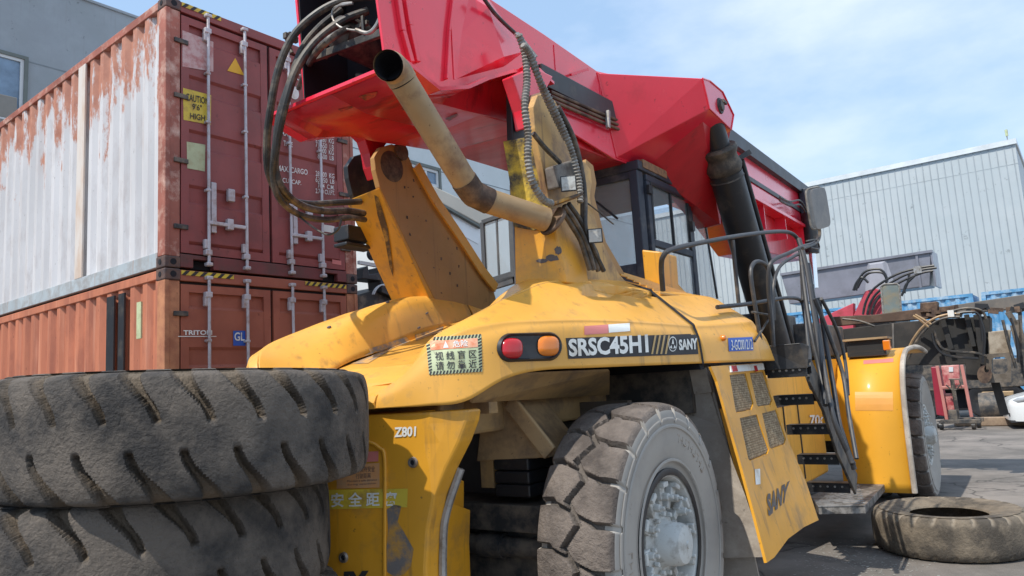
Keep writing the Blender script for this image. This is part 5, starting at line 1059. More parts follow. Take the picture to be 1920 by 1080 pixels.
# mirror
A_, B_, C_2, D_ = P(1509, 356, X=1.9), P(1538, 349, X=1.98), P(1551, 422, X=1.98), P(1521, 432, X=1.9)
cn = (A_+B_+C_2+D_)/4; loop = []
for i in range(28):
    a = 2*PI*i/28; ca, sa = math.cos(a), math.sin(a); f_ = lambda t: math.copysign(abs(t)**.35, t); loop.append(cn+(B_-A_)*.5*f_(ca)+(A_-D_)*.5*f_(sa))
mb = MB(); mb.poly(loop, (.03, .05, 0)); MI = mb.build('mirror', M['mirror'], RS, bevel=.01); mb = MB(); mb.tube(loop+[loop[0]], .010, 6, 0); mb.build('mirror_rim', M['sleeve'], MI)
mb = MB(); mb.tube([P(*q_, X=1.92) for q_ in ((1534, 418), (1537, 440), (1530, 455), (1505, 466))], .014, 8, 4); mb.tube([P(*q_, X=1.92) for q_ in ((1512, 452), (1530, 450), (1536, 466), (1520, 464))], .007, 6, 4); mb.build('mirror_arm', M['rubberhose'], MI, smooth=True)
# things hanging below the boom head
mb = MB(); mb.cyl(P(1523, 475, Y=8.6), P(1528, 540, Y=8.6), .055); DC_ = mb.build('damper_cylinder', M['chrome'], RS, smooth=True); mb = MB(); mb.cyl(P(1517, 400, Y=8.6), P(1522, 475, Y=8.6), .12); mb.build('damper_body', M['black'], DC_, smooth=True)
mb = MB(); mb.lathe([(.385, .0), (.405, .004), (.425, .0), (.425, -.02), (.385, -.02)], (.205, 0, 0), (1, 0, 0), 48); mb.build('bead_gap', M['black'], w1, smooth=True)
mb = MB(); mb.lathe([(.46, 0), (.465, .006), (.475, .006), (.48, 0)], (.222, 0, 0), (1, 0, 0), 64); mb.lathe([(.655, 0), (.66, .006), (.672, .006), (.68, 0)], (.236, 0, 0), (1, 0, 0), 64); mb.build('sidewall_ring', M['sidewall'], w1, smooth=True)

bvb = bvh_of(*[o for o in bpy.data.objects if o.parent is BOOM and o.name.split('.')[0] in ('head_underside', 'lower_box', 'bottom_plate')])
for pts in ([(672, 180), (690, 174), (708, 171), (704, 180), (686, 188)], [(634, 204), (660, 198), (662, 201), (640, 208)], [(812, 170), (836, 178), (846, 184), (828, 181)], [(834, 222), (856, 212), (860, 216), (842, 226)], [(752, 202), (766, 200), (768, 204), (754, 206)]):
    lay_px(MF, bvb, pts, [tuple(range(len(pts)))], .004, M['grease'], BOOM, 'grease_mark')
bvs = bvh_of(BOOM)
for pts in ([(700, 70), (703, 72), (702, 76)], [(1050, 210), (1054, 212), (1052, 216), (1049, 214)]): lay_px(MF, bvs, pts, [tuple(range(len(pts)))], .004, M['grease'], BOOM, 'grease_mark')
for yy in (-.55, .75, 1.5): 
    mb = MB(); mb.bar((XB+.003, yy, 4.10 if yy > -.3 else 3.75), (XB+.003, yy, 4.46), .008, .006, (1, 0, 0)); mb.build('weld_seam', M['red'], BOOM)
for yy in (5.2, 6.3, 7.4, 8.5):
    mb = MB(); mb.bb((.30, yy, 3.75), (.46, yy+.02, fz-.03)); mb.build('stiffener', M['red'], S2)
# ---- spreader carried crosswise under the boom head
YS = 9.0
def ps_(px, Y0, dY, mt, nm, par, bev=.01): mb = MB(); mb.poly([P(*a, Y=Y0) for a in px], (0, dY, 0)); return mb.build(nm, mt, par, bevel=bev)
MBK = mat('worn_black_beam', (.024, .023, .022), .7, dirt=(.055, .048, .042), damt=.3, dscale=2)
BM = ps_([(1380, 640), (1700, 603), (1856, 592), (1858, 712), (1812, 713), (1810, 683), (1700, 685), (1380, 728)], YS, .8, MBK, 'spreader', RS)
mb = MB(); A_ = P(1500, 640, Y=YS); mb.bb((-6.0, YS, P(1380, 745, Y=YS).z), (P(1380, 700, Y=YS).x, YS+.8, P(1380, 640, Y=YS).z)); mb.build('beam_left', MBK, BM)
ps_([(1672, 606), (1676, 606), (1677, 668), (1674, 668)], YS-.012, .012, M['mirror'], 'weld_strip', BM, 0)
ps_([(1560, 594), (1640, 590), (1730, 578), (1790, 573), (1790, 592), (1735, 598), (1640, 605), (1560, 612)], YS+.05, .18, mat('rusty_top_pipe', (.14, .09, .06), .7, dirt=(.08, .05, .035), damt=.5), 'top_pipe', BM)
ps_([(1735, 580), (1920, 552), (1990, 545), (1990, 572), (1920, 578), (1740, 592)], YS+.5, .25, mat('grey_brown_beam', (.13, .12, .11), .7, dirt=(.2, .17, .14), damt=.4), 'end_beam', BM)
ps_([(1725, 568), (1758, 565), (1758, 584), (1725, 586)], YS, .25, M['burnt'], 'junction_box', BM)
ps_([(1853, 622), (1895, 618), (1893, 662), (1853, 665)], YS-.15, .25, mat('beige_end_box', (.42, .36, .28), .5, dirt=(.2, .15, .1), damt=.4), 'end_box', BM)
o_ = [P(*a, Y=YS-.2) for a in ((1848, 664), (1896, 661), (1896, 716), (1850, 718))]; hlp = [P(*a, Y=YS-.2) for a in ((1859, 674), (1866, 670), (1882, 669), (1889, 675), (1890, 694), (1884, 700), (1866, 702), (1860, 698))]
poly_holes(o_, [hlp], (0, .18, 0), 'corner_block', mat('dusty_brown_block', (.20, .17, .14), .7, dirt=(.1, .08, .06), damt=.5), BM)
hk = [P(1846+14*math.cos(a*PI/8), 702-17*math.sin(a*PI/8), Y=YS-.3) for a in range(16)]; hh = [P(1850+5*math.cos(a*PI/4), 692-7*math.sin(a*PI/4), Y=YS-.3) for a in range(8)]; poly_holes(hk, [hh], (0, .06, 0), 'hook_plate', M['burnt'], BM)
for a in ((1766, 594, 1784, 655, 9), (1812, 590, 1826, 650, 8), (1832, 590, 1850, 716, 12), (1905, 600, 1935, 700, 11), (1898, 610, 1925, 715, 7), (1890, 585, 1905, 610, 10), (1912, 575, 1916, 700, 6)):
    mb = MB(); mb.bar(P(a[0], a[1], Y=YS-.08), P(a[2], a[3], Y=YS-.08), a[4]*.0082, .08, (0, 1, 0)); mb.build('brace', MBK if a[0] < 1880 else M['blackdusty'], BM, bevel=.006)
mb = MB(); mb.bar(P(1866, 716, Y=YS+.2), P(1884, 778, Y=YS+.2), .11, .08, (0, 1, 0)); mb.build('twistlock_arm', MBK, BM)
for pts, mt in (([(1698, 668), (1710, 640), (1728, 615), (1750, 598), (1775, 590), (1800, 588)], 'beige'), ([(1703, 674), (1716, 644), (1734, 620), (1755, 603), (1778, 595), (1800, 594)], 'rubberhose'), ([(1752, 620), (1758, 640), (1770, 655), (1800, 660), (1830, 662), (1850, 668)], 'rubberhose'), ([(1748, 625), (1754, 648), (1770, 664), (1800, 670), (1835, 672)], 'black'), ([(1580, 598), (1612, 602), (1640, 612)], 'rubberhose'), ([(1780, 585), (1810, 578), (1840, 582), (1850, 600)], 'rubberhose'), ([(1785, 590), (1815, 585), (1836, 592), (1842, 640)], 'black'), ([(1712, 592), (1725, 600), (1742, 614)], 'beige'), ([(1716, 590), (1730, 598), (1746, 608)], 'beige'), ([(1880, 600), (1890, 640), (1905, 690)], 'rubberhose'), ([(1895, 596), (1905, 630), (1910, 680)], 'black'), ([(1838, 596), (1846, 630), (1842, 680)], 'black')):
    mb = MB(); mb.tube([P(*a, Y=YS-.25) for a in pts], .020, 6, 4); mb.build('spreader_hose', M[mt], BM, smooth=True)
mb = MB(); mb.bb(P(1776, 582, Y=YS-.32), P(1790, 594, Y=YS-.26)); mb.build('hose_coupling', M['white'], BM)
rnd = random.Random(11)
for i in range(30):
    px_ = rnd.uniform(1740, 1915); py_ = 586-(px_-1745)*.06+rnd.uniform(-7, 6); c_ = P(px_, py_, Y=YS-.1+rnd.uniform(0, .3)); mb = MB(); mb.box(c_, (rnd.uniform(.04, .18), .1, rnd.uniform(.03, .09)), Matrix.Rotation(rnd.uniform(-.5, .5), 3, 'Y')); mb.build('fitting', M['burnt'] if i % 3 else M['black'], BM)
# ------------------------------------------------------------------ surroundings (frame CF: x out of the container doors, y along them)
Q = CF.p
def cfroot(name, label, cat, group=None): return empty(name, tuple(CF.o), CF.yaw, label, cat, group)
ZG = -3.151   # ground in CF
M['wall_grey'] = mat('grey_cladding', (.30, .33, .36), .6, dirt=(.27, .30, .32), damt=.4, dscale=.6, var=.05, streak=(.28, .30, .32))
M['wall_pale'] = mat('pale_cladding', (.60, .65, .66), .6, dirt=(.55, .60, .60), damt=.4, dscale=.5, var=.04)
M['seam'] = mat('seam_shadow_gap', (.20, .23, .25), .7)
M['frame_white'] = mat('window_frame_paint', (.60, .62, .63), .5, var=.05)
M['frame_dark'] = mat('window_reveal_paint', (.14, .16, .15), .6)
def window(bld, X, px, mull=(), x_off=.02):
    p = [Q(*q_, X=X) for q_ in px]; ys = [v.y for v in p]; y0, y1 = min(p[0].y, p[3].y), max(p[1].y, p[2].y); z1, z0 = max(p[0].z, p[1].z), min(p[2].z, p[3].z)
    mb = MB(); t = .09
    for a, b_ in (((y0, z0), (y1, z0+t)), ((y0, z1-t), (y1, z1)), ((y0, z0+t), (y0+t, z1-t)), ((y1-t, z0+t), (y1, z1-t))): mb.bb((X+.0, a[0], a[1]), (X+.06, b_[0], b_[1]))
    wd = mb.build('window', M['frame_white'], bld); mb = MB(); s = .10
    for a, b_ in (((y0-s, z1), (y1+s, z1+s)), ((y1, z0-s), (y1+s, z1)), ((y0-s, z0-s), (y0, z1))): mb.bb((X+.0, a[0], a[1]), (X+.10, b_[0], b_[1]))
    for m_ in mull: ym = y0+(y1-y0)*m_; mb2 = MB(); mb2.bb((X+.0, ym-.05, z0+t), (X+.055, ym+.05, z1-t)); mb2.build('mullion', M['frame_white'], wd)
    mb.build('reveal', M['frame_dark'], wd); mb = MB(); mb.add([(X+.012, y0, z0), (X+.012, y1, z0), (X+.012, y1, z1), (X+.012, y0, z1)], [(0, 1, 2, 3)]); mb.build('pane', M['winglass'], wd); return wd
XD = -16.
B1 = cfroot('grey_building', 'tall grey clad building behind the white-sided container, window at the far left', 'building'); zt1 = Q(205, 17.5, X=XD).z
mb = MB(); mb.bb((XD, -24, ZG), (XD-14, 30, zt1)); WA = mb.build('wall', M['wall_grey'], B1)
mb = MB(); mb.bb((XD-14.2, -24.2, zt1), (XD+.06, 30.2, zt1+.08)); mb.build('parapet_cap', M['wall_grey'], B1); zs = Q(95, 127, X=XD).z; mb = MB(); mb.bb((XD, Q(46, 114, X=XD).y, zs-.02), (XD+.006, 29.9, zs+.02)); mb.build('cladding_joint', M['seam'], B1)
window(B1, XD, [(-60, 85), (44, 114), (40, 225), (-60, 215)], (.45,))
ac = empty('air_conditioner', tuple(CF.o), CF.yaw, 'grey air conditioner box under the window at the far left', 'air conditioner'); p_ = Q(2, 196, X=XD+.4); mb = MB(); mb.bb((XD+.09, p_.y-.9, p_.z-.36), (XD+.42, p_.y+.38, p_.z+.30)); bd = mb.build('casing', mat('ac_casing', (.22, .21, .19), .6), ac, bevel=.02); mb = MB(); mb.bb((XD+.05, p_.y-.9, p_.z-.42), (XD+.45, p_.y+.3, p_.z-.37)); mb.build('bracket', M['frame_white'], ac)
XE = -9.
B2 = cfroot('pale_building', 'pale clad workshop building seen under the red boom, with small white windows', 'building'); zt2 = Q(800, 200, X=XE).z
mb = MB(); YE0 = Q(590, 300, X=XE).y; mb.bb((XE, YE0, ZG), (XE-6.5, 27, zt2)); mb.build('wall', M['wall_pale'], B2); sA, sB = Q(885, 338, X=XE), Q(945, 355, X=XE); zs = (sA.z+sB.z)/2; mb = MB(); mb.bb((XE, YE0+.1, zs-.015), (XE+.006, 26.9, zs+.015)); mb.build('cladding_joint', M['seam'], B2)
window(B2, XE, [(770, 308), (819, 322), (818, 352), (768, 340)], (.55,)); window(B2, XE, [(855, 460), (884, 468), (884, 492), (855, 484)])
window(B2, XE, [(672, 430), (715, 440), (714, 480), (672, 474)], (.5,))
# ribbed warehouse
YW_ = 42.; cA = Q(1903, 269, Y=YW_); cB = Q(1540, 343, Y=YW_); B3 = cfroot('ribbed_warehouse', 'large pale warehouse with vertical ribbed cladding on the right horizon', 'warehouse')
mb = MB(); zt3 = (cA.z+cB.z)/2
mb.bb((cA.x, YW_, ZG), (cA.x-75, YW_+25, zt3)); WH = mb.build('wall', mat('pale_grey_cladding', (.47, .505, .515), .5, dirt=(.43, .475, .49), damt=.4, dscale=.3, var=.03), B3)
mb = MB(); pt = (Q(1903, 269, Y=YW_).x-Q(1888, 272, Y=YW_).x)*1.0; x = cA.x-.15
while x > cA.x-60: mb.bb((x-.022, YW_-.03, ZG), (x+.022, YW_-.001, zt3-.05)); x -= pt
mb.build('cladding_ribs', mat('rib_shade_paint', (.32, .36, .39), .6), WH); mb = MB(); mb.bb((cA.x+.08, YW_-.12, zt3-.06), (cA.x-75, YW_+25.1, zt3+.22)); mb.build('roof_trim', mat('pale_trim', (.62, .66, .68), .5), B3)
for zz in (zt3-1.1,):
    mb = MB(); mb.bb((cA.x, YW_-.012, zz), (cA.x-60, YW_-.001, zz+.02)); mb.build('sheet_lap', mat('lap_shade_paint', (.40, .44, .45), .6), WH)
mb = MB(); mb.cyl((cA.x-.3, YW_+.2, zt3+.2), (cA.x-.3, YW_+.2, zt3+.5), .025, seg=8); RT_ = mb.build('roof_beacon', M['steel'], B3); mb = MB(); mb.cyl((cA.x-.3, YW_+.2, zt3+.5), (cA.x-.3, YW_+.2, zt3+.85), .07, seg=8); mb.build('beacon_lens', M['green_decal'], RT_)
# blue containers stacked in front of it
YB = 33.; M['cblue'] = mat('blue_container_paint', (.09, .29, .52), .55, dirt=(.42, .52, .60), damt=.36, dscale=2, var=.2)
zb_ = (Q(1560, 577, Y=YB).z + Q(1900, 543, Y=YB).z)/2; xr = Q(1835, 560, Y=YB).x
for i, (x1, ln, zt_, lab) in enumerate(((xr-.2, 12.1, zb_, 'long faded blue container in the upper row before the ribbed warehouse, left one'), (xr+12.2, 12.1, zb_, 'faded blue container in the upper row at the right edge before the ribbed warehouse'), (xr-.2, 12.1, zb_-2.6, 'blue container under the left upper blue container, mostly hidden'), (xr+12.2, 12.1, zb_-2.6, 'blue container under the right upper blue container, mostly hidden'))):
    r_ = cfroot('blue_container', lab, 'shipping container', 'blue containers by the warehouse'); mb = MB(); pts = []; x = x1-.15
    while x > x1-ln+.3: pts += [(x, 0), (x-.12, 0), (x-.19, .06), (x-.30, .06)]; x -= .37
    vs = [];
    for a, d in pts: vs += [(a, YB+.03+d, zt_-2.5), (a, YB+.03+d, zt_-.12)]
    mb.add(vs, [(2*k_, 2*k_+2, 2*k_+3, 2*k_+1) for k_ in range(len(pts)-1)]); mb.bb((x1-.02, YB+.14, zt_-2.58), (x1-ln+.02, YB+2.4, zt_-.03)); mb.build('side_wall', M['cblue'], r_)
    mb = MB(); mb.bb((x1, YB, zt_-.13), (x1-ln, YB+.08, zt_)); mb.bb((x1, YB, zt_-2.6), (x1-ln, YB+.08, zt_-2.46)); mb.bb((x1, YB-.005, zt_-2.6), (x1-.16, YB+.16, zt_)); mb.bb((x1-ln, YB-.005, zt_-2.6), (x1-ln+.16, YB+.16, zt_)); mb.build('frame', M['cblue'], r_)
# grounded support under the blue stack
g0 = 2*2.6; mb = MB(); mb.bb((xr+12.3, YB, ZG), (xr-13, YB+2.5, zb_-5.22)); q_ = mb.build('loading_dock', mat('dock_concrete', (.3, .29, .27), .9)); q_.location = CF.o; q_.rotation_euler = (0, 0, -CF.yaw); tag(q_, kind='structure')
# second container handler, grey boom and red arm, behind the black spreader
YG = 23.; R2 = cfroot('parked_handler', 'second container handler in the background with grey boom, red arm and round-cornered mirror', 'container handler')
M['gboom'] = mat('grey_boom_paint', (.20, .205, .245), .4, dirt=(.15, .155, .18), damt=.35, dscale=1, coat=.3)
q1, q2, q3, q4 = Q(1528, 500, Y=YG), Q(1746, 476, Y=YG), Q(1744, 541, Y=YG), Q(1545, 555, Y=YG); zt_ = (q1.z+q2.z)/2; zbb = (q3.z+q4.z)/2
mb = MB(); mb.hull([V3(q1.x-1.2, YG, zt_-.07), V3(q2.x, YG, zt_), V3(q3.x, YG, zbb), V3(q4.x-1.2, YG, zbb-.07)], [V3(q1.x-1.2, YG+1, zt_-.07), V3(q2.x, YG+1, zt_), V3(q3.x, YG+1, zbb), V3(q4.x-1.2, YG+1, zbb-.07)]); GB = mb.build('boom', M['gboom'], R2, bevel=.03)
mb = MB(); mb.hull([V3(q1.x-1.2, YG-.08, zt_-.1), V3(q2.x+.05, YG-.08, zt_-.02), V3(q2.x+.05, YG-.08, zt_+.06), V3(q1.x-1.2, YG-.08, zt_-.01)], [V3(q1.x-1.2, YG+.1, zt_-.1), V3(q2.x+.05, YG+.1, zt_-.02), V3(q2.x+.05, YG+.1, zt_+.06), V3(q1.x-1.2, YG+.1, zt_-.01)]); mb.bb((q2.x-.02, YG-.03, zbb-.03), (q2.x+.03, YG+1.03, zt_+.04)); mb.bb((q2.x-.45, YG-.05, zbb-.02), (q2.x-.38, YG, zt_)); mb.build('boom_flange', M['gboom'], GB)
for (a_, b__) in (((1625, 492), (1668, 546)),):
    A_ = Q(*a_, Y=YG-.1); B_ = Q(*b__, Y=YG-.1); mb = MB(); mb.hull([V3(A_.x, YG, A_.z), V3(B_.x, YG, A_.z), V3(B_.x+.2, YG, B_.z), V3(A_.x-.2, YG, B_.z)], [V3(A_.x+.1, YG-.14, A_.z-.1), V3(B_.x-.1, YG-.14, A_.z-.1), V3(B_.x, YG-.14, B_.z+.1), V3(A_.x, YG-.14, B_.z+.1)]); mb.build('boom_facet', mat('light_grey_facet', (.33, .335, .375), .4), GB)
mb = MB(); mb.poly([Q(*a, Y=YG-1) for a in ((1600, 592), (1612, 566), (1622, 546), (1640, 540), (1652, 545), (1655, 592))], (0, .5, 0)); mb.poly([Q(*a, Y=YG-1) for a in ((1530, 600), (1600, 568), (1600, 640), (1530, 640))], (0, .3, 0)); mb.build('lift_arm', mat('dull_red_arm_paint', (.50, .06, .09), .5, dirt=(.35, .05, .06), damt=.3), R2, bevel=.02)
for pts in ([(1618, 590), (1624, 565), (1640, 540), (1680, 515), (1720, 503), (1752, 498)], [(1626, 590), (1632, 568), (1648, 546), (1688, 520), (1724, 507), (1756, 502)], [(1634, 590), (1640, 570), (1655, 550), (1690, 528), (1728, 512), (1750, 508)], [(1605, 545), (1612, 522), (1625, 508), (1650, 505), (1662, 520), (1660, 540)], [(1608, 540), (1616, 525), (1630, 512), (1655, 512), (1664, 528)], [(1600, 545), (1606, 530), (1616, 520), (1628, 530)], [(1690, 555), (1702, 530), (1705, 512)], [(1696, 550), (1698, 535), (1714, 518)]):
    mb = MB(); mb.tube([Q(*a, Y=YG-1.2) for a in pts], .04, 6, 4); mb.build('hydraulic_hose', M['black'], R2, smooth=True)
mb = MB(); mb.bb(Q(1712, 500, Y=YG-1.25), Q(1730, 512, Y=YG-1.15)); mb.build('hose_clamp', M['steel'], R2)
lp = [Q(*a, Y=YG-2) for a in ((1652, 537), (1658, 533), (1682, 532), (1686, 536), (1690, 585), (1686, 591), (1662, 592), (1656, 588))]; mb = MB(); mb.poly(lp, (0, .08, 0)); MM = mb.build('mirror', mat('mirror_face', (.16, .19, .18), .15, coat=.6, dirt=(.25, .2, .12), damt=.4, dscale=2), R2); mb = MB(); mb.tube(lp+[lp[0]], .03, 6, 0); mb.build('mirror_rim', M['sleeve'], MM)
mb = MB(); mb.bb(Q(1600, 600, Y=YG-.5), Q(1720, 700, Y=YG+2)); mb.bb(Q(1530, 610, Y=YG-.5), Q(1600, 720, Y=YG+1)); mb.build('body', M['blackdusty'], R2, bevel=.05)
for xx in (1620, 1700): 
    c_ = Q(xx, 760, Y=YG); mb = MB(); mb.lathe([(.3, -.25), (.75, -.25), (.82, -.1), (.82, .15), (.75, .25), (.3, .25), (.3, -.25)], (c_.x, YG+.2, ZG+.82), (0, 1, 0), 24); mb.build('wheel', M['blackdusty'], R2, smooth=True)
# dark trailer standing behind the jack
YS = 20.; TR_ = cfroot('flatbed_trailer', 'dark flatbed trailer in the shade behind the pink-red jack', 'trailer')
def pb_(px, Y0, dY, mt, nm, par, bev=.02): mb = MB(); mb.poly([Q(*a, Y=Y0) for a in px], (0, dY, 0)); return mb.build(nm, mt, par, bevel=bev)
pb_([(1560, 690), (1960, 668), (1960, 722), (1560, 742)], YS+2.2, 2.2, M['blackdusty'], 'bed', TR_); pb_([(1590, 735), (1905, 722), (1900, 765), (1600, 778)], YS+2.6, .3, M['void'], 'chassis', TR_)
pb_([(1840, 735), (1900, 733), (1900, 742), (1840, 745)], YS+1.9, .2, M['beige'], 'crossbar', TR_)
for px_ in (1690, 1735, 1850, 1888):
    c_ = Q(px_, 760, Y=YS+2.3); mb = MB(); mb.lathe([(0, -.12), (.2, -.12), (.3, -.18), (.48, -.18), (.52, -.1), (.52, .15), (0, .15)], (c_.x, YS+2.4, ZG+.52), (0, 1, 0), 24); mb.build('wheel', M['black'], TR_, smooth=True)
mb = MB(); mb.cyl(Q(1840, 765, Y=YS+.9), Q(1885, 762, Y=YS+.9), .42, seg=20); q_ = mb.build('drum', M['blackdusty'], None, smooth=True); q_.name = 'drum'; q_.location = CF.o; q_.rotation_euler = (0, 0, -CF.yaw); tag(q_, 'dark drum lying on the ground between the trailer and the white car', 'drum')
# long timber on the ground
mb = MB(); a, b_ = Q(1828, 772, Y=YS-.6), Q(1905, 768, Y=YS-.6); a.z = b_.z = ZG+.12; mb.bar(a+V3(-.5, 0, 0), b_+V3(1, 0, 0), .25, .22); q_ = mb.build('timber_beam', mat('old_timber', (.34, .25, .17), .8, dirt=(.2, .14, .1), damt=.4), None, bevel=.02); q_.location = CF.o; q_.rotation_euler = (0, 0, -CF.yaw); tag(q_, 'brown timber beam on the ground between the red jack and the white car', 'timber')
# red transmission jack
YJ = 18.6; J = cfroot('workshop_jack', 'pink-red tall workshop jack on small wheels beyond the front wheel', 'jack')
jr = mat('faded_red_jack_paint', (.34, .05, .06), .5, dirt=(.62, .32, .28), damt=.45, dscale=3); jl = mat('pale_pink_rail_paint', (.48, .19, .16), .5)
for a in ((1757, 686, 1776, 790), (1803, 684, 1822, 782)): mb = MB(); mb.bar(Q(a[0], a[1], Y=YJ), Q(a[2], a[3], Y=YJ), .075, .07, (0, 1, 0)); mb.build('leg', jl, J, bevel=.01)
pb_([(1745, 688), (1757, 688), (1776, 782), (1756, 778)], YJ+.05, .5, mat('red_tank_paint', (.28, .02, .04), .4), 'tank', J); pb_([(1764, 686), (1798, 684), (1800, 722), (1770, 724)], YJ+.02, .1, jr, 'head_plate', J); pb_([(1770, 738), (1786, 738), (1792, 770), (1776, 770)], YJ+.1, .1, jr, 'lower_plate', J)
pb_([(1764, 724), (1808, 722), (1809, 728), (1765, 730)], YJ-.04, .06, jl, 'crossbar', J)
mb = MB(); mb.cyl(Q(1785, 712, Y=YJ-.12), Q(1796, 782, Y=YJ-.12), .05, seg=10); mb.build('ram', M['rubberhose'], J, smooth=True)
mb = MB(); mb.tube([Q(*a, Y=YJ-.15) for a in ((1774, 722), (1786, 732), (1794, 730), (1801, 720), (1798, 711), (1779, 711))], .02, 6, 0); mb.build('handle', M['rubberhose'], J)
pb_([(1779, 688), (1787, 688), (1787, 697), (1779, 697)], YJ-.0, .02, M['frame_white'], 'badge', J, 0)
zf = ZG; 
for xx, yy in ((1768, 0), (1828, 0), (1838, .5), (1764, .5)):
    c_ = Q(xx, 792, Y=YJ+yy); mb = MB(); mb.cyl((c_.x-.04, YJ+yy-.3, ZG+.10), (c_.x+.04, YJ+yy-.3, ZG+.10), .10, seg=14); mb.build('caster', M['black'], J, smooth=True)
a, b_ = Q(1765, 788, Y=YJ-.2), Q(1840, 784, Y=YJ-.2); mb = MB(); mb.bb((a.x, YJ-.4, ZG+.16), (b_.x, YJ-.25, ZG+.26)); mb.bb((a.x, YJ+.2, ZG+.16), (b_.x, YJ+.3, ZG+.26)); mb.bb((a.x+.2, YJ-.35, ZG+.2), (b_.x-.5, YJ-.1, ZG+.5)); mb.build('base', M['blackdusty'], J, bevel=.01)
# white car, nose pointing to the left
CAR = empty('parked_car', (12.35, 18.9, 0), math.radians(28), 'white saloon car with its nose entering at the right edge', 'car')
car_p = mat('white_car_paint', (.78, .79, .78), .25, coat=.8, var=.02)
# local x from nose (0) back to the tail, y across
st = [(-.02, .60, .22, .55, .60), (.05, .78, .20, .62, .70), (.25, .87, .19, .70, .78), (.8, .90, .18, .80, .90), (1.35, .91, .18, .90, .98), (2.0, .91, .2, .95, 1.36), (2.8, .91, .2, .97, 1.46), (3.6, .90, .2, .97, 1.40), (4.2, .88, .22, .98, 1.12), (4.5, .78, .3, .92, 1.02)]
rows = []
for x_, wd, zb2, zm, ztp in st:
    tw = wd*(.72 if ztp > 1.1 else .80)
    rows.append([(x_, -wd*.97, zb2), (x_, -wd, (zb2+zm)/2), (x_, -wd*.98, zm), (x_, -tw, zm+(ztp-zm)*.86), (x_, -tw*.5, ztp), (x_, 0, ztp+.01), (x_, tw*.5, ztp), (x_, tw, zm+(ztp-zm)*.86), (x_, wd*.98, zm), (x_, wd, (zb2+zm)/2), (x_, wd*.97, zb2)])
h_ = loft(rows, 4, 3); mb = MB(); mb.add(h_.v, h_.f); n_ = len(h_.v); kk = (len(rows[0])-1)*3+1; mb.f += [tuple(range(kk)), tuple(range(n_-kk, n_))]; CB = mb.build('body', car_p, CAR, smooth=True, ang=70)
for s_ in (1, -1):
    mb = MB(); mb.tube([(.05, s_*.64, .62), (.22, s_*.80, .68), (.50, s_*.90, .76)], lambda t: .075*(1-.5*abs(2*t-1)), 12, 3); mb.build('headlight', mat('headlight_glass', (.30, .31, .32), .1, coat=1), CAR, smooth=True)
    mb = MB(); mb.bb((-.005, s_*.48, .30), (.06, s_*.72, .40)); mb.build('fog_lamp', M['ink'], CAR, bevel=.02)
    for x_ in (.85, 3.5):
        mb = MB(); mb.lathe([(.20, -.1), (.30, -.11), (.325, -.06), (.325, .08), (.30, .1), (0, .1)], (x_, s_*.82, .325), (0, s_, 0), 28); wh_ = mb.build('wheel', M['black'], CAR, smooth=True); mb = MB(); mb.lathe([(0, .115), (.19, .105), (.2, .1)], (x_, s_*.82, .325), (0, s_, 0), 20); mb.build('rim', M['steel'], wh_, smooth=True)
    mb = MB(); mb.poly([(1.75, s_*.80, 1.0), (3.9, s_*.78, 1.0), (3.4, s_*.64, 1.36), (2.15, s_*.64, 1.34)], (0, s_*.03, .0)); mb.build('window', M['winglass'], CAR)
mb = MB(); mb.bb((-.03, -.55, .40), (.03, .55, .52)); mb.build('radiator_grille', M['ink'], CAR, bevel=.02); mb = MB(); mb.bb((.0, -.8, .16), (.35, .8, .22)); mb.build('lower_lip', M['ink'], CAR, bevel=.01)
mb = MB(); mb.poly([(1.32, -.68, .97), (1.32, .68, .97), (1.98, .60, 1.34), (1.98, -.60, 1.34)], (-.03, 0, .04)); mb.build('windscreen', M['winglass'], CAR)
# white truck behind the towers
XT = -3.6; TRK = cfroot('white_truck', 'white truck with sloping cream edge and grey lettering seen between the two yellow towers', 'truck')
def pt_(px, X0, dX, mt, nm, par, bev=.0): mb = MB(); mb.poly([Q(*a, X=X0) for a in px], (dX, 0, 0)); return mb.build(nm, mt, par, bevel=bev)
wt = mat('white_truck_paint', (.62, .65, .66), .35, coat=.3, var=.04); cr_ = mat('cream_edge_paint', (.62, .57, .47), .5, var=.05)
BD = pt_([(770, 352), (800, 356), (908, 424), (906, 520), (905, 700), (740, 700), (745, 420)], XT, -2.2, wt, 'body', TRK, .03)
pt_([(785, 348), (812, 348), (948, 412), (907, 424), (795, 362)], XT+.10, -.35, cr_, 'roof_edge', TRK, .02); pt_([(800, 364), (905, 424), (904, 428), (799, 368)], XT+.11, -.1, M['frame_dark'], 'gutter', TRK)
pt_([(848, 395), (903, 425), (897, 458), (838, 425)], XT+.012, -.01, mat('pale_screen', (.68, .72, .74), .15, coat=.6, var=.03), 'side_screen', TRK)
pt_([(812, 376), (846, 394), (838, 425), (806, 405)], XT+.012, -.01, mat('grey_screen', (.40, .44, .46), .2, coat=.5), 'side_screen', TRK)
uv, fs = text_mesh('de', .0); mb = MB(); qd = [Q(*a, X=XT+.02) for a in ((816, 384), (840, 398), (836, 412), (814, 399))]; mb.v = [quad_at(qd, u, v) for u, v in uv]; mb.f = fs; mb.build('lettering', M['ink_grey'], BD, fix=False)
uv, fs = text_mesh('C', -.01); mb = MB(); qd = [Q(*a, X=XT+.02) for a in ((812, 374), (834, 384), (834, 398), (808, 388))]; mb.v = [quad_at(qd, u, v) for u, v in uv]; mb.f = fs; mb.build('lettering', M['ink_grey'], BD, fix=False)
for a in ((745, 640), (860, 640)):
    c_ = Q(*a, X=XT); mb = MB(); mb.lathe([(0, .02), (.3, .02), (.48, .0), (.5, -.1), (.5, -.3)], (XT+.02, c_.y, ZG+.5), (1, 0, 0), 24); mb.build('wheel', M['black'], TRK, smooth=True)
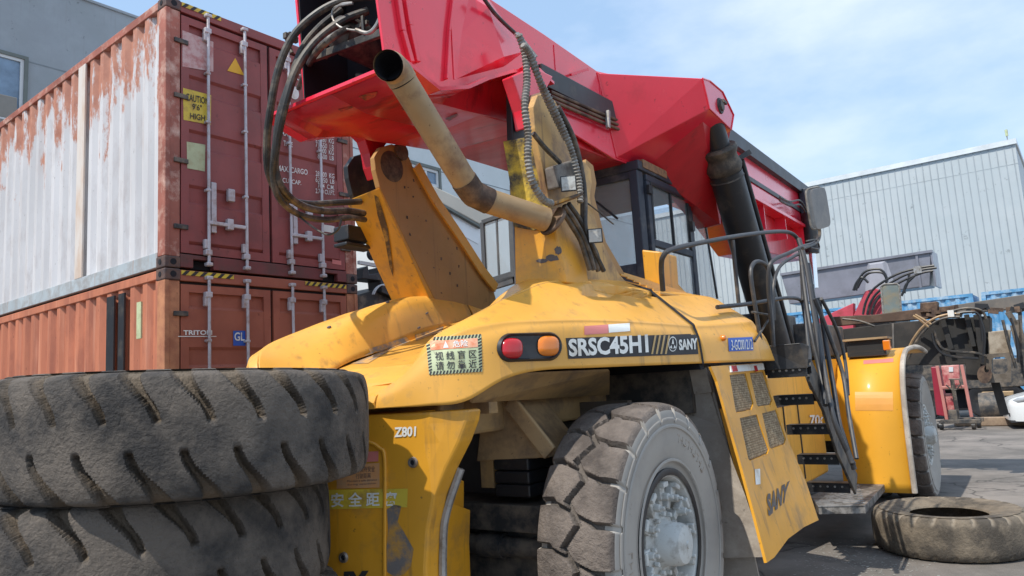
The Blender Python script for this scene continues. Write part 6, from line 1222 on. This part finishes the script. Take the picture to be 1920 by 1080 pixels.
# dark machine between the containers and the left tower
XK = -1.2; K = cfroot('dark_loader', 'small black loader parked right of the stacked containers, lamp and bracket showing', 'loader')
pt_([(682, 502), (690, 498), (693, 515), (712, 512), (714, 500), (728, 500), (730, 528), (679, 522)], XK, -.3, M['black'], 'bracket', K, .01); pt_([(712, 515), (735, 512), (742, 560), (716, 548)], XK, -.3, M['black'], 'arm', K, .01)
pt_([(674, 552), (700, 545), (722, 535), (745, 540), (760, 620), (672, 640)], XK-.1, -1.6, M['blackdusty'], 'body', K, .03)
c_ = Q(700, 477, X=XK); mb = MB(); mb.lathe([(0, .02), (.035, .02), (.045, .05), (.085, .05), (.09, -.05), (0, -.05)], c_, (1, 0, 0), 20); mb.build('round_lamp', M['black'], K, smooth=True)
mb = MB(); mb.bar(Q(672, 492, X=XK-.05), Q(712, 499, X=XK-.05), .05, .05); mb.build('guard_bar', M['frame_white'], K)
for k_ in (0, 1): mb = MB(); mb.tube([Q(*a, X=XK+.03+.02*k_) for a in ((698+3*k_, 552), (703+3*k_, 542), (712+2*k_, 535), (722, 533+2*k_))], .010, 6, 4); mb.build('cable', M['frame_white'], K)
mb = MB(); cc_ = Q(715, 640, X=XK); mb.lathe([(0, .1), (.25, .1), (.42, .02), (.42, -.3)], (XK-.1, cc_.y, ZG+.42), (1, 0, 0), 24); mb.bb((XK-.12, cc_.y-.5, ZG+.3), (XK-1.5, cc_.y+.5, Q(715, 600, X=XK).z)); mb.build('wheel', M['black'], K)
# rag on the platform
mb = MB(); rnd = random.Random(2); c_ = P(1622, 893, Z=.44)
for i in range(5):
    o_ = c_+V3(rnd.uniform(-.07, .07), rnd.uniform(-.12, .12), rnd.uniform(0, .02)); mb.add([o_+V3(math.cos(a*PI/4)*rnd.uniform(.05, .12), math.sin(a*PI/4)*rnd.uniform(.05, .12), rnd.uniform(-.004, .03)) for a in range(8)], [tuple(range(8))])
q_ = mb.build('rag', M['white'], None, solid=.004); q_.location = MF.o; q_.rotation_euler = (0, 0, -MF.yaw); tag(q_, 'crumpled whitish rag on the ladder platform beside the yellow fender', 'rag')
# pale paint-speckled patch on the asphalt
mb = MB(); rnd = random.Random(9)
for i in range(420):
    px_ = rnd.gauss(1610, 70); py_ = rnd.gauss(1052, 28)
    if not (1480 < px_ < 1760 and 1005 < py_ < 1100): continue
    f_ = Frame((0, 0, 0), 0); c_ = f_.p(px_, py_, Z=.004); s_ = rnd.uniform(.004, .012); mb.add([(c_.x-s_, c_.y-s_*.5, .004), (c_.x+s_, c_.y-s_*.6, .004), (c_.x+s_*.8, c_.y+s_*.6, .004), (c_.x-s_, c_.y+s_*.4, .004)], [(0, 1, 2, 3)])
tag(mb.build('grit', mat('pale_grit', (.42, .42, .38), .8), None, fix=False), 'pale grit specks scattered on the shaded asphalt by the front steps', 'grit', kind='stuff')
